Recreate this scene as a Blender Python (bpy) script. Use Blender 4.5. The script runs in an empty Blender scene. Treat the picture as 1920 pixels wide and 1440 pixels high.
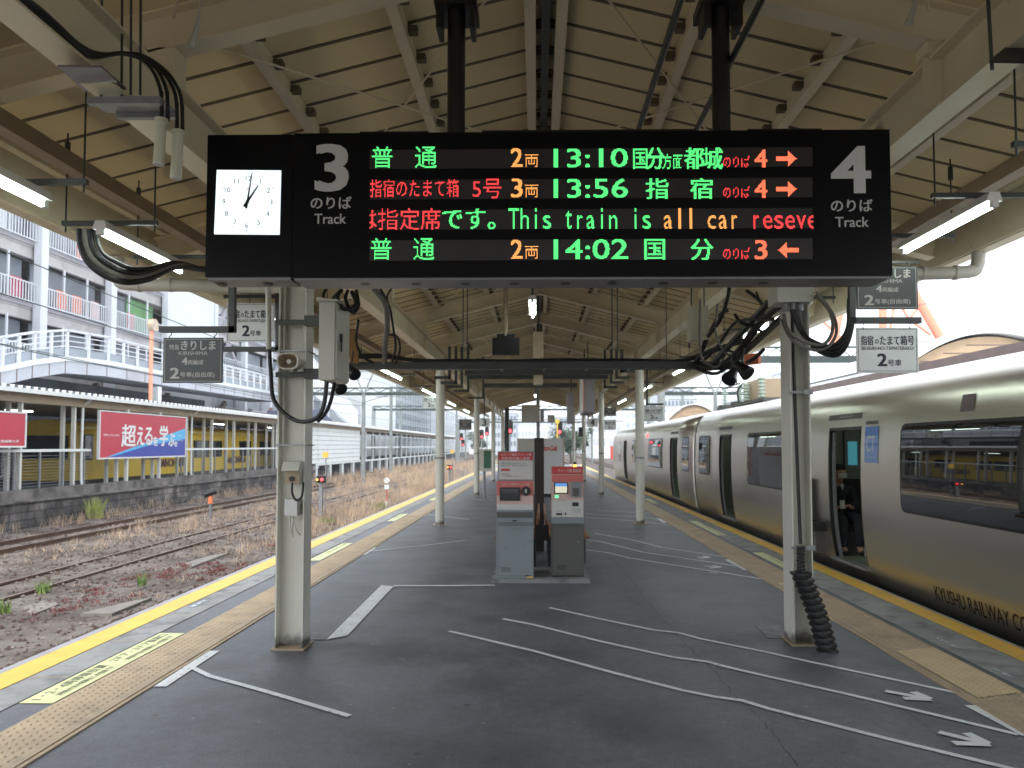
import bpy, math, random
from mathutils import Vector, Matrix
from math import radians as R, sin, cos, pi
S = bpy.context.scene
C = S.collection
random.seed(7)
V = Vector
# ---------------------------------------------------------------- camera
F_PX, EYE = 1420.0, 1.62
YAW, PIT = R(.95), R(2.4)
PPX, PPY = 1007 - F_PX*math.tan(YAW), 836 - F_PX*math.tan(PIT)
cd = bpy.data.cameras.new('camera'); cam = bpy.data.objects.new('camera', cd); C.objects.link(cam)
cd.sensor_width = 36; cd.lens = F_PX/1920*36
cd.shift_x = -(PPX-960)/1920; cd.shift_y = (PPY-720)/1920
cd.clip_start = .05; cd.clip_end = 3000
cd.dof.use_dof = True; cd.dof.focus_distance = 4.4; cd.dof.aperture_fstop = 4.0
cam.location = (0, 0, EYE); cam.rotation_euler = (pi/2+PIT, 0, YAW)
S.camera = cam
# ---------------------------------------------------------------- world, sun, exposure
SUN_EL, SUN_AZ = R(48), R(200)
w = bpy.data.worlds.new("World"); S.world = w; w.use_nodes = True
nt = w.node_tree; bg = nt.nodes['Background']
sky = nt.nodes.new('ShaderNodeTexSky'); sky.sky_type = 'NISHITA'; sky.sun_disc = False
sky.sun_elevation = SUN_EL; sky.sun_rotation = SUN_AZ; sky.dust_density = 3
mx = nt.nodes.new('ShaderNodeMix'); mx.data_type = 'RGBA'; mx.inputs[0].default_value = .82
mx.inputs[7].default_value = (7.6, 8.0, 8.5, 1)
nt.links.new(sky.outputs[0], mx.inputs[6]); nt.links.new(mx.outputs[2], bg.inputs[0]); bg.inputs[1].default_value = .13
sd = bpy.data.lights.new('sun', 'SUN'); sd.energy = 1.1; sd.angle = R(15); sd.color = (1, .97, .92)
so = bpy.data.objects.new('sun', sd); C.objects.link(so)
so.rotation_euler = (R(90)-SUN_EL, 0, R(180)-SUN_AZ)
S.view_settings.view_transform = 'Standard'; S.view_settings.look = 'None'; S.view_settings.gamma = 1
S.view_settings.exposure = 1.2
S.cycles.max_bounces = 6; S.cycles.diffuse_bounces = 4; S.cycles.glossy_bounces = 3
S.cycles.sample_clamp_indirect = 4; S.cycles.use_denoising = True
# ---------------------------------------------------------------- helpers
def _ray(px, py):
    f = V((-sin(YAW)*cos(PIT), cos(YAW)*cos(PIT), sin(PIT))); r = V((cos(YAW), sin(YAW), 0)); u = r.cross(f)
    return r*((px-PPX)/F_PX) - u*((py-PPY)/F_PX) + f
EYEV = V((0, 0, EYE))
def at(px, py, Y): d = _ray(px, py); return EYEV + d*(Y/d.y)
def atX(px, py, X): d = _ray(px, py); return EYEV + d*(X/d.x)
def fl(px, py, z=0.0): d = _ray(px, py); return EYEV + d*((z-EYE)/d.z)

class MB:
    def __init__(s): s.v = []; s.f = []; s.sm = []
    def add(s, vs, fs, smooth=False):
        n = len(s.v); s.v += [tuple(p) for p in vs]; s.f += [tuple(i+n for i in f) for f in fs]; s.sm += [smooth]*len(fs); return s
    def box(s, a, b, bev=0):
        x0, x1 = sorted((a[0], b[0])); y0, y1 = sorted((a[1], b[1])); z0, z1 = sorted((a[2], b[2]))
        return s.add([(x0,y0,z0),(x1,y0,z0),(x1,y1,z0),(x0,y1,z0),(x0,y0,z1),(x1,y0,z1),(x1,y1,z1),(x0,y1,z1)],
                     [(0,3,2,1),(4,5,6,7),(0,1,5,4),(1,2,6,5),(2,3,7,6),(3,0,4,7)])
    def bar(s, p, q, w, h, up=(0,0,1)):
        p, q = V(p), V(q); d = (q-p).normalized(); up = V(up)
        if abs(d.dot(up)) > .98: up = V((0,1,0))
        r = d.cross(up).normalized(); u = r.cross(d).normalized()
        vs = []
        for c in (p, q):
            for a, b in ((-1,-1),(1,-1),(1,1),(-1,1)): vs.append(c + r*(a*w/2) + u*(b*h/2))
        return s.add(vs, [(0,1,2,3),(7,6,5,4),(0,4,5,1),(1,5,6,2),(2,6,7,3),(3,7,4,0)])
    def cyl(s, p, q, r, r2=None, n=12, cap=True):
        p, q = V(p), V(q); r2 = r if r2 is None else r2
        d = (q-p).normalized(); a = d.orthogonal().normalized(); b = d.cross(a)
        vs = [p + (a*cos(2*pi*i/n)+b*sin(2*pi*i/n))*r for i in range(n)] + [q + (a*cos(2*pi*i/n)+b*sin(2*pi*i/n))*r2 for i in range(n)]
        s.add(vs, [(i, (i+1) % n, n+(i+1) % n, n+i) for i in range(n)], True)
        if cap:
            s.add(vs, [tuple(range(n-1,-1,-1)), tuple(range(n, 2*n))])
        return s
    def tube(s, pts, r, n=8, sub=5, smooth=True):
        P = [V(p) for p in pts]
        if sub > 1 and len(P) > 2:
            Q = []
            for i in range(len(P)-1):
                p0 = P[max(i-1,0)]; p1 = P[i]; p2 = P[i+1]; p3 = P[min(i+2,len(P)-1)]
                for k in range(sub):
                    t = k/sub
                    Q.append(.5*((2*p1)+(p2-p0)*t+(2*p0-5*p1+4*p2-p3)*t*t+(3*p1-p0-3*p2+p3)*t**3))
            P = Q+[P[-1]]
        rings = []; a = None
        for i, p in enumerate(P):
            d = (P[min(i+1,len(P)-1)]-P[max(i-1,0)]).normalized()
            a = (a - d*a.dot(d)) if a else d.orthogonal()
            a.normalize(); b = d.cross(a); rr = r(i/(len(P)-1)) if callable(r) else r
            rings.append([p+(a*cos(2*pi*k/n)+b*sin(2*pi*k/n))*rr for k in range(n)])
        vs = [v for g in rings for v in g]; fs = []
        for i in range(len(P)-1):
            for k in range(n): fs.append((i*n+k, i*n+(k+1) % n, (i+1)*n+(k+1) % n, (i+1)*n+k))
        s.add(vs, fs, smooth); s.add([*rings[0], *rings[-1]], [tuple(range(n-1,-1,-1)), tuple(range(n,2*n))]); return s
    def prism(s, pts, vec, smooth=False):
        n = len(pts); vec = V(vec); a = [V(p) for p in pts]; b = [p+vec for p in a]
        nrm = V((0,0,0))
        for i in range(n): nrm += (a[i]-a[0]).cross(a[(i+1) % n]-a[0])
        if nrm.dot(vec) < 0: a, b = b, a
        s.add(a+b, [tuple(range(n-1,-1,-1)), tuple(range(n,2*n))])
        return s.add(a+b, [(i, (i+1) % n, n+(i+1) % n, n+i) for i in range(n)], smooth)
    def strip(s, pts, w, z=None, up=(0,0,1)):
        P = [V(p) for p in pts]; up = V(up); vs = []
        for i, p in enumerate(P):
            d = (P[min(i+1,len(P)-1)]-P[max(i-1,0)]).normalized(); r = d.cross(up).normalized()*w/2
            vs += [p-r, p+r]
        return s.add(vs, [(2*i+1, 2*i+3, 2*i+2, 2*i) for i in range(len(P)-1)])
def wloc(o):
    v = V(o.location)
    while o.parent: o = o.parent; v += V(o.location)
    return v
def tag(o, label=None, cat=None, group=None, kind=None):
    for k, x in (('label', label), ('category', cat), ('group', group), ('kind', kind)):
        if x: o[k] = x
    return o
def thing(name, loc, label, cat, group=None):
    o = bpy.data.objects.new(name, None); C.objects.link(o); o.location = loc; o.empty_display_size = .1
    return tag(o, label, cat, group)
def obj(name, mb, m, parent=None, loc=None):
    off = wloc(parent) if parent else V(loc if loc is not None else (0,0,0))
    me = bpy.data.meshes.new(name)
    me.from_pydata([V(p)-off for p in mb.v], [], mb.f)
    me.polygons.foreach_set('use_smooth', mb.sm); me.materials.append(m); me.update()
    o = bpy.data.objects.new(name, me); C.objects.link(o)
    if parent: o.parent = parent
    elif loc is not None: o.location = loc
    return o
def solo(name, mb, m, label, cat, loc=None, group=None):
    if loc is None: loc = mb.v[0]
    return tag(obj(name, mb, m, None, loc), label, cat, group)
def struct(name, mb, m): return tag(obj(name, mb, m), kind='structure')
def dup(o, delta=(0,0,0), label=None, parent=None):
    c = o.copy(); C.objects.link(c)
    if parent is None: c.location = V(o.location)+V(delta)
    else: c.parent = parent
    if label: c['label'] = label
    for ch in o.children: dup(ch, parent=c)
    return c
# ---------------------------------------------------------------- materials
def mat(name, col, rough=.6, metal=0, var=.15, scale=3.0, bump=0, bscale=60, emit=0, spec=.5, rust=0, rscale=1.2, var2=None, stretch=None, rvar=0, ecol=None):
    m = bpy.data.materials.new(name); m.use_nodes = True; t = m.node_tree; b = t.nodes['Principled BSDF']; L = t.links.new
    b.inputs['Roughness'].default_value = rough; b.inputs['Metallic'].default_value = metal
    b.inputs['Specular IOR Level'].default_value = spec
    if emit:
        b.inputs['Base Color'].default_value = (*col, 1)
        b.inputs['Emission Color'].default_value = (*(ecol or col), 1); b.inputs['Emission Strength'].default_value = emit
        return m
    tc = t.nodes.new('ShaderNodeTexCoord'); mp = t.nodes.new('ShaderNodeMapping'); L(tc.outputs['Object'], mp.inputs[0])
    if stretch: mp.inputs['Scale'].default_value = stretch
    def noise(sc, det=4):
        n = t.nodes.new('ShaderNodeTexNoise'); n.inputs['Scale'].default_value = sc; n.inputs['Detail'].default_value = det
        L(mp.outputs[0], n.inputs['Vector']); return n
    n = noise(scale, 5); rp = t.nodes.new('ShaderNodeValToRGB'); L(n.outputs[0], rp.inputs[0])
    lo = [max(0, c*(1-var)) for c in col]; hi = [c*(1+var) for c in col]
    rp.color_ramp.elements[0].position = .3; rp.color_ramp.elements[1].position = .7
    rp.color_ramp.elements[0].color = (*lo, 1); rp.color_ramp.elements[1].color = (*hi, 1)
    out = rp.outputs[0]
    if var2:   # (colour, scale, lo, hi)
        n2 = noise(var2[1], 4); r2 = t.nodes.new('ShaderNodeMapRange'); L(n2.outputs[0], r2.inputs[0])
        r2.inputs[1].default_value = var2[2]; r2.inputs[2].default_value = var2[3]
        m2 = t.nodes.new('ShaderNodeMix'); m2.data_type = 'RGBA'; L(r2.outputs[0], m2.inputs[0]); L(out, m2.inputs[6]); m2.inputs[7].default_value = (*var2[0], 1)
        out = m2.outputs[2]
    if rust:
        n3 = noise(rscale, 8); r3 = t.nodes.new('ShaderNodeMapRange'); L(n3.outputs[0], r3.inputs[0])
        r3.inputs[1].default_value = .74-rust*.2; r3.inputs[2].default_value = .78-rust*.15; r3.inputs[4].default_value = .8
        m3 = t.nodes.new('ShaderNodeMix'); m3.data_type = 'RGBA'; L(r3.outputs[0], m3.inputs[0]); L(out, m3.inputs[6]); m3.inputs[7].default_value = (.10, .055, .03, 1)
        out = m3.outputs[2]
    L(out, b.inputs['Base Color'])
    if rvar:
        n4 = noise(scale*2, 3); r4 = t.nodes.new('ShaderNodeMapRange'); L(n4.outputs[0], r4.inputs[0])
        r4.inputs[3].default_value = rough-rvar; r4.inputs[4].default_value = rough+rvar; L(r4.outputs[0], b.inputs['Roughness'])
    if bump:
        nb = noise(bscale, 6); bm = t.nodes.new('ShaderNodeBump'); bm.inputs['Strength'].default_value = bump; bm.inputs['Distance'].default_value = .01
        L(nb.outputs[0], bm.inputs['Height']); L(bm.outputs[0], b.inputs['Normal'])
    return m
M = {}
def cemit(name, c, s): M[name] = mat(name, c, .5, emit=s)
M['deck'] = mat('deck', (.69, .58, .35), .55, var=.10, scale=.8, rust=.10, rscale=.9)
M['seam'] = mat('seam', (.13, .10, .065), .8)
M['steel'] = mat('steel', (.70, .62, .45), .42, var=.10, scale=1.5, bump=.05, bscale=20, rust=.12, rscale=2)
M['steel_dark'] = mat('steel_dark', (.33, .26, .175), .5, var=.12, scale=1.5, rust=.22)
M['col'] = mat('col', (.64, .63, .56), .36, var=.07, scale=2, bump=.05, bscale=15, rust=.10, rscale=4, rvar=.06)
M['box'] = mat('box', (.50, .49, .43), .4, var=.06, scale=2, rust=.04, rscale=6)
M['black'] = mat('black', (.006, .006, .007), .42, var=.2, scale=4)
M['blacksign'] = mat('blacksign', (.003, .003, .004), .28, var=.3, scale=2, spec=.18)
M['under'] = mat('under', (.20, .19, .20), .35, metal=.5, var=.1)
M['rubber'] = mat('rubber', (.010, .010, .011), .42, var=.25, scale=20)
M['cable_grey'] = mat('cable_grey', (.17, .16, .14), .5, var=.2, scale=8)
M['grey_sign'] = mat('grey_sign', (.50, .49, .47), .5, var=.03)
M['galv'] = mat('galv', (.28, .29, .30), .45, metal=.5, var=.2, scale=12)
M['darksteel'] = mat('darksteel', (.050, .056, .053), .45, var=.25, scale=5, rust=.12)
M['white'] = mat('white', (.78, .78, .76), .5, var=.05, scale=2)
M['paint'] = mat('paint', (.72, .74, .76), .6, var=.10, scale=6, var2=(( .28, .29, .30), 22, .60, .74))
M['yellow'] = mat('yellow', (.80, .49, .07), .5, var=.10, scale=4, var2=((.50, .36, .10), 7, .62, .85))
M['coping'] = mat('coping', (.35, .35, .38), .6)
M['conc'] = mat('conc', (.27, .28, .285), .75, var=.22, scale=2.2, bump=.3, bscale=50, var2=((.14, .145, .15), 5, .50, .72))
M['tact'] = mat('tact', (.43, .335, .225), .65, var=.13, scale=3, bump=.1, bscale=40, var2=((.27, .215, .15), 5, .55, .78))
M['tact_new'] = mat('tact_new', (.60, .46, .27), .65, var=.10, scale=5)
M['label'] = mat('label', (.66, .68, .36), .5, var=.08, scale=8, var2=((.45, .46, .25), 16, .6, .8))
M['label_dark'] = mat('label_dark', (.16, .19, .10), .5)
M['scuff'] = mat('scuff', (.22, .27, .33), .6, var=.2, scale=8, var2=((.62, .66, .70), 14, .50, .54))
M['green_led'] = None
def asphalt():
    m = mat('asphalt', (.124, .132, .152), .50, var=.13, scale=.7, bump=.35, bscale=160, var2=((.068, .072, .079), 1.3, .5, .75), rvar=.10, spec=.5)
    t = m.node_tree; b = t.nodes['Principled BSDF']; L = t.links.new
    src = b.inputs['Base Color'].links[0].from_socket
    tc = t.nodes.new('ShaderNodeTexCoord')
    vo = t.nodes.new('ShaderNodeTexVoronoi'); vo.inputs['Scale'].default_value = 7; L(tc.outputs['Object'], vo.inputs['Vector'])
    mr = t.nodes.new('ShaderNodeMapRange'); L(vo.outputs['Distance'], mr.inputs[0]); mr.inputs[1].default_value = .11; mr.inputs[2].default_value = .07
    wn = t.nodes.new('ShaderNodeMath'); wn.operation = 'GREATER_THAN'; wn.inputs[1].default_value = .45
    sp = t.nodes.new('ShaderNodeSeparateColor'); L(vo.outputs['Color'], sp.inputs[0]); L(sp.outputs[0], wn.inputs[0])
    nz = t.nodes.new('ShaderNodeTexNoise'); nz.inputs['Scale'].default_value = 45; L(tc.outputs['Object'], nz.inputs['Vector'])
    g = t.nodes.new('ShaderNodeMath'); g.operation = 'GREATER_THAN'; g.inputs[1].default_value = .5; L(nz.outputs[0], g.inputs[0])
    m1 = t.nodes.new('ShaderNodeMath'); m1.operation = 'MULTIPLY'; L(mr.outputs[0], m1.inputs[0]); L(wn.outputs[0], m1.inputs[1])
    m2 = t.nodes.new('ShaderNodeMath'); m2.operation = 'MULTIPLY'; L(m1.outputs[0], m2.inputs[0]); L(g.outputs[0], m2.inputs[1])
    m3 = t.nodes.new('ShaderNodeMath'); m3.operation = 'MULTIPLY'; L(m2.outputs[0], m3.inputs[0]); m3.inputs[1].default_value = .55
    fg = t.nodes.new('ShaderNodeTexNoise'); fg.inputs['Scale'].default_value = 260; L(tc.outputs['Object'], fg.inputs['Vector'])
    fr = t.nodes.new('ShaderNodeMapRange'); L(fg.outputs[0], fr.inputs[0]); fr.inputs[1].default_value = .3; fr.inputs[2].default_value = .7; fr.inputs[3].default_value = .72; fr.inputs[4].default_value = 1.28
    ml = t.nodes.new('ShaderNodeVectorMath'); ml.operation = 'MULTIPLY'; L(src, ml.inputs[0]); L(fr.outputs[0], ml.inputs[1])
    # worn dirt stains beside the column feet
    prev = ml.outputs[0]
    for sc_, lo_, hi_ in ((55, .84, 1.16), (14, .90, 1.10), (2.2, .90, 1.08)):
        f2_ = t.nodes.new('ShaderNodeMapRange'); L(nzs(t, tc, sc_), f2_.inputs[0]); f2_.inputs[1].default_value = .32; f2_.inputs[2].default_value = .68; f2_.inputs[3].default_value = lo_; f2_.inputs[4].default_value = hi_
        q2_ = t.nodes.new('ShaderNodeVectorMath'); q2_.operation = 'MULTIPLY'; L(prev, q2_.inputs[0]); L(f2_.outputs[0], q2_.inputs[1]); prev = q2_.outputs[0]
    v2_ = t.nodes.new('ShaderNodeTexVoronoi'); v2_.inputs['Scale'].default_value = 3.1; L(tc.outputs['Object'], v2_.inputs['Vector'])
    g2_ = t.nodes.new('ShaderNodeMapRange'); L(v2_.outputs['Distance'], g2_.inputs[0]); g2_.inputs[1].default_value = .085; g2_.inputs[2].default_value = .05; g2_.inputs[4].default_value = .55
    k2_ = t.nodes.new('ShaderNodeMix'); k2_.data_type = 'RGBA'; L(g2_.outputs[0], k2_.inputs[0]); L(prev, k2_.inputs[6]); k2_.inputs[7].default_value = (.045, .045, .047, 1); prev = k2_.outputs[2]
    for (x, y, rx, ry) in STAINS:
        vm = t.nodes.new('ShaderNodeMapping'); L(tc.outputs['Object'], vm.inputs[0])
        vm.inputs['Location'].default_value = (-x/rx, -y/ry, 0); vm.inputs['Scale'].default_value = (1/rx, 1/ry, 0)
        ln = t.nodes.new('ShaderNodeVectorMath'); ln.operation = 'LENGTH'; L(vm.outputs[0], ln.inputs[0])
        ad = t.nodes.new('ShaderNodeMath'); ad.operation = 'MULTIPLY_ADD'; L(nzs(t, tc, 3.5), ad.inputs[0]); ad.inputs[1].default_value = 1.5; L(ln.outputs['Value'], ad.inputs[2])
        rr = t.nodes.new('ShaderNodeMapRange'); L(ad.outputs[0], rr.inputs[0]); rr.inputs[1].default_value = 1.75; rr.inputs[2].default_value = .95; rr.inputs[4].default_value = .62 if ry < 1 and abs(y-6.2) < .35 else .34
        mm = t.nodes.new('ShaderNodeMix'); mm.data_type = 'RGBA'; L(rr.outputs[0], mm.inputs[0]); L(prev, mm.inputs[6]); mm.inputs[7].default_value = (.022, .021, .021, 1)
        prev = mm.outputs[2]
    mw = t.nodes.new('ShaderNodeMix'); mw.data_type = 'RGBA'; L(m3.outputs[0], mw.inputs[0]); L(prev, mw.inputs[6]); mw.inputs[7].default_value = (.36, .37, .38, 1)
    L(mw.outputs[2], b.inputs['Base Color'])
    return m
def nzs(t, tc, s):
    n = t.nodes.new('ShaderNodeTexNoise'); n.inputs['Scale'].default_value = s; n.inputs['Detail'].default_value = 5; t.links.new(tc.outputs['Object'], n.inputs['Vector']); return n.outputs[0]
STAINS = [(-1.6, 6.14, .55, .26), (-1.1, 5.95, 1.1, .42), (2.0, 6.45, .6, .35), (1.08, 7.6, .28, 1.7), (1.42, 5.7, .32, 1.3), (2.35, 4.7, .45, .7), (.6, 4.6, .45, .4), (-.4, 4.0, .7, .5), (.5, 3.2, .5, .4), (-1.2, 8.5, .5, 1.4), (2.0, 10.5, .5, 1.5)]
M['asphalt'] = asphalt()
def colgrime():
    m = M['col']; t = m.node_tree; b = t.nodes['Principled BSDF']; L = t.links.new; src = b.inputs['Base Color'].links[0].from_socket
    tc = t.nodes.new('ShaderNodeTexCoord'); sx = t.nodes.new('ShaderNodeSeparateXYZ'); L(tc.outputs['Object'], sx.inputs[0])
    ad = t.nodes.new('ShaderNodeMath'); ad.operation = 'MULTIPLY_ADD'; L(nzs(t, tc, 9), ad.inputs[0]); ad.inputs[1].default_value = -.22; L(sx.outputs[2], ad.inputs[2])
    rr = t.nodes.new('ShaderNodeMapRange'); L(ad.outputs[0], rr.inputs[0]); rr.inputs[1].default_value = .0; rr.inputs[2].default_value = -.07; rr.inputs[4].default_value = .85
    mm = t.nodes.new('ShaderNodeMix'); mm.data_type = 'RGBA'; L(rr.outputs[0], mm.inputs[0]); L(src, mm.inputs[6]); mm.inputs[7].default_value = (.05, .042, .035, 1); L(mm.outputs[2], b.inputs['Base Color'])
colgrime()
M['train'] = mat('train', (.66, .63, .57), .29, metal=1, var=.05, scale=.6, rvar=.03)
def brushed():
    m = M['train']; t = m.node_tree; b = t.nodes['Principled BSDF']; L = t.links.new
    tc = t.nodes.new('ShaderNodeTexCoord'); mp = t.nodes.new('ShaderNodeMapping'); mp.inputs['Scale'].default_value = (1, .35, 5); L(tc.outputs['Object'], mp.inputs[0])
    n = t.nodes.new('ShaderNodeTexNoise'); n.inputs['Scale'].default_value = 1.5; n.inputs['Detail'].default_value = 2; L(mp.outputs[0], n.inputs['Vector'])
    bm = t.nodes.new('ShaderNodeBump'); bm.inputs['Strength'].default_value = .10; bm.inputs['Distance'].default_value = .02; L(n.outputs[0], bm.inputs['Height']); L(bm.outputs[0], b.inputs['Normal'])
brushed()
M['roofwhite'] = mat('roofwhite', (.62, .65, .68), .35, var=.05, scale=.5)
M['dglass'] = mat('dglass', (.012, .014, .017), .015, var=.1, spec=.9)
M['seal'] = mat('seal', (.01, .01, .011), .4)
M['interior'] = mat('interior', (.16, .20, .15), .6, var=.1)
M['intgreen'] = mat('intgreen', (.27, .285, .245), .6, var=.1)
M['teal'] = mat('teal', (.12, .42, .48), .4, emit=.16, ecol=(.10, .45, .55))  # door pane given a faint glow of its own, though no lamp
M['ballast'] = mat('ballast', (.078, .060, .050), .95, var=.65, scale=14, bump=1, bscale=22, var2=((.15, .13, .115), .9, .42, .62))
M['stonepale'] = mat('stonepale', (.17, .14, .125), .9, var=.5, scale=.9)
M['stone'] = mat('stone', (.075, .046, .036), .9, var=.4, scale=3)
M['rail'] = mat('rail', (.10, .055, .035), .7, var=.25, scale=4)
M['railtop'] = mat('railtop', (.20, .16, .14), .45, metal=.3, var=.2)
M['slab'] = mat('slab', (.20, .18, .16), .9, var=.15, scale=4, bump=.3)
M['drygrass'] = mat('drygrass', (.52, .39, .275), .9, var=.3, scale=.7)
M['redweed'] = mat('redweed', (.16, .045, .042), .9, var=.4, scale=6)
M['green'] = mat('green', (.16, .24, .06), .8, var=.35, scale=8)
M['leaf'] = mat('leaf', (.09, .13, .09), .8, var=.5, scale=1.5)
M['bark'] = mat('bark', (.09, .07, .05), .9)
def brickwall():
    m = mat('wallstone', (.085, .078, .075), .95, var=.55, scale=2.2, bump=.8, bscale=10, var2=((.26, .24, .225), .8, .55, .70))
    t = m.node_tree; b = t.nodes['Principled BSDF']; L = t.links.new; src = b.inputs['Base Color'].links[0].from_socket
    tc = t.nodes.new('ShaderNodeTexCoord'); mp = t.nodes.new('ShaderNodeMapping'); mp.inputs['Rotation'].default_value = (R(90), 0, R(90)); L(tc.outputs['Object'], mp.inputs[0])
    sx = t.nodes.new('ShaderNodeSeparateXYZ'); L(tc.outputs['Object'], sx.inputs[0]); cb = t.nodes.new('ShaderNodeCombineXYZ'); L(sx.outputs[1], cb.inputs[0]); L(sx.outputs[2], cb.inputs[1])
    br = t.nodes.new('ShaderNodeTexBrick'); L(cb.outputs[0], br.inputs['Vector']); br.inputs['Scale'].default_value = 1; br.inputs['Brick Width'].default_value = .62; br.inputs['Row Height'].default_value = .27; br.inputs['Mortar Size'].default_value = .03
    br.inputs['Color1'].default_value = (1.35, 1.3, 1.3, 1); br.inputs['Color2'].default_value = (.7, .7, .7, 1); br.inputs['Mortar'].default_value = (.55, .55, .55, 1)
    ml = t.nodes.new('ShaderNodeVectorMath'); ml.operation = 'MULTIPLY'; L(src, ml.inputs[0]); L(br.outputs[0], ml.inputs[1]); L(ml.outputs[0], b.inputs['Base Color'])
    return m
M['wallstone'] = brickwall()
M['copeold'] = mat('copeold', (.17, .155, .145), .9, var=.45, scale=1.6, bump=.6, bscale=14, var2=((.07, .065, .06), 1.1, .50, .66))
M['offwhite'] = mat('offwhite', (.74, .77, .76), .55, var=.05, scale=1, rust=.08, rscale=3)
M['creampost'] = mat('creampost', (.66, .66, .60), .5, var=.08, scale=1, rust=.12, rscale=3)
M['trainyellow'] = mat('trainyellow', (.88, .62, .06), .35, var=.05)
M['purple'] = mat('purple', (.10, .02, .06), .5)
M['billred'] = mat('billred', (.52, .035, .065), .35, var=.05)
M['billcyan'] = mat('billcyan', (.09, .46, .78), .35, var=.03)
M['billblue'] = mat('billblue', (.035, .06, .36), .35, var=.05)
M['parkconc'] = mat('parkconc', (.52, .50, .50), .8, var=.12, scale=.5, var2=((.36, .33, .32), .8, .5, .8))
M['parkgrey'] = mat('parkgrey', (.40, .39, .42), .8, var=.15, scale=.5)
M['parkwhite'] = mat('parkwhite', (.70, .72, .76), .6, var=.06, scale=.6)
M['parkdark'] = mat('parkdark', (.065, .072, .085), .9, var=.4, scale=.4)
M['parkwin'] = mat('parkwin', (.21, .235, .27), .5, var=.3, scale=.4)
M['brownstrut'] = mat('brownstrut', (.22, .155, .14), .8, var=.2)
M['netgreen'] = mat('netgreen', (.17, .34, .16), .8, var=.2, scale=1)
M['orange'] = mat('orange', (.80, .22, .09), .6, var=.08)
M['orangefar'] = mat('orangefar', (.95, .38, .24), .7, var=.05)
M['wood'] = mat('wood', (.46, .33, .21), .7, var=.10, scale=2)
M['brownfascia'] = mat('brownfascia', (.17, .13, .125), .7, var=.12)
M['farbuild'] = mat('farbuild', (.52, .56, .60), .8, var=.06)
M['farwhite'] = mat('farwhite', (.72, .75, .76), .8, var=.04)
M['farwin'] = mat('farwin', (.17, .22, .27), .3, var=.3, scale=.3)
M['fargreen'] = mat('fargreen', (.045, .065, .06), .6)
M['cattruss'] = mat('cattruss', (.24, .27, .265), .6, var=.2)
M['pink'] = mat('pink', (.62, .15, .13), .4, var=.05)
M['pinkpale'] = mat('pinkpale', (.68, .47, .43), .4, var=.05)
M['machgrey'] = mat('machgrey', (.235, .27, .295), .45, var=.09, scale=2, var2=((.15, .17, .185), 6, .60, .78))
M['machdark'] = mat('machdark', (.095, .092, .088), .45, var=.08, scale=2)
M['machlight'] = mat('machlight', (.60, .60, .58), .4, var=.04)
M['brown'] = mat('brown', (.022, .013, .011), .5, var=.2)
M['benchwood'] = mat('benchwood', (.28, .095, .03), .45, var=.25, scale=4, stretch=(8,1,8))
M['benchpale'] = mat('benchpale', (.40, .25, .20), .5, var=.15, scale=4)
M['benchleg'] = mat('benchleg', (.03, .042, .05), .5)
M['cokered'] = mat('cokered', (.62, .06, .05), .5)
M['vendwhite'] = mat('vendwhite', (.66, .66, .67), .45, var=.03)
M['signdark'] = mat('signdark', (.07, .075, .078), .45, var=.06)
M['signwhite'] = mat('signwhite', (.78, .81, .80), .45, var=.04)
M['ink'] = mat('ink', (.012, .02, .035), .5)
M['cylinder'] = mat('cylinder', (.55, .53, .40), .35, var=.05)
M['mauve'] = mat('mauve', (.15, .11, .125), .5, var=.1)
M['stickerblue'] = mat('stickerblue', (.10, .22, .58), .4, var=.05)
M['stickerpale'] = mat('stickerpale', (.24, .38, .72), .4, var=.05)
M['skin'] = mat('skin', (.48, .28, .19), .55)
M['cloth'] = mat('cloth', (.012, .012, .016), .85, var=.3, scale=8)
M['cloth2'] = mat('cloth2', (.02, .021, .028), .85, var=.3, scale=8)
M['hair'] = mat('hair', (.008, .007, .007), .6)
M['seatcloth'] = mat('seatcloth', (.02, .02, .022), .8)
M['silver'] = mat('silver', (.7, .7, .66), .2, metal=1)
cemit('tube', (.86, 1, .91), 9); cemit('tubesmall', (.86, 1, .91), 6)
cemit('clockface', (.86, .96, 1.0), .44)
cemit('ledg', (.10, .95, .22), .62); cemit('ledr', (1.0, .055, .06), .62); cemit('leda', (1.0, .40, .10), .62); cemit('ledc', (1.0, .17, .08), .70)
cemit('sigred', (1, .05, .06), 2.2); cemit('sigorange', (1, .45, .08), 1.5); cemit('siggreen', (.1, .9, .3), 1)
cemit('screenblue', (.10, .28, .62), .35); cemit('screencream', (.7, .66, .5), .3); cemit('trainlight', (.88, 1, .86), .5)
M['ledpanel'] = mat('ledpanel', (.022, .018, .018), .35, var=.1)

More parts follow.
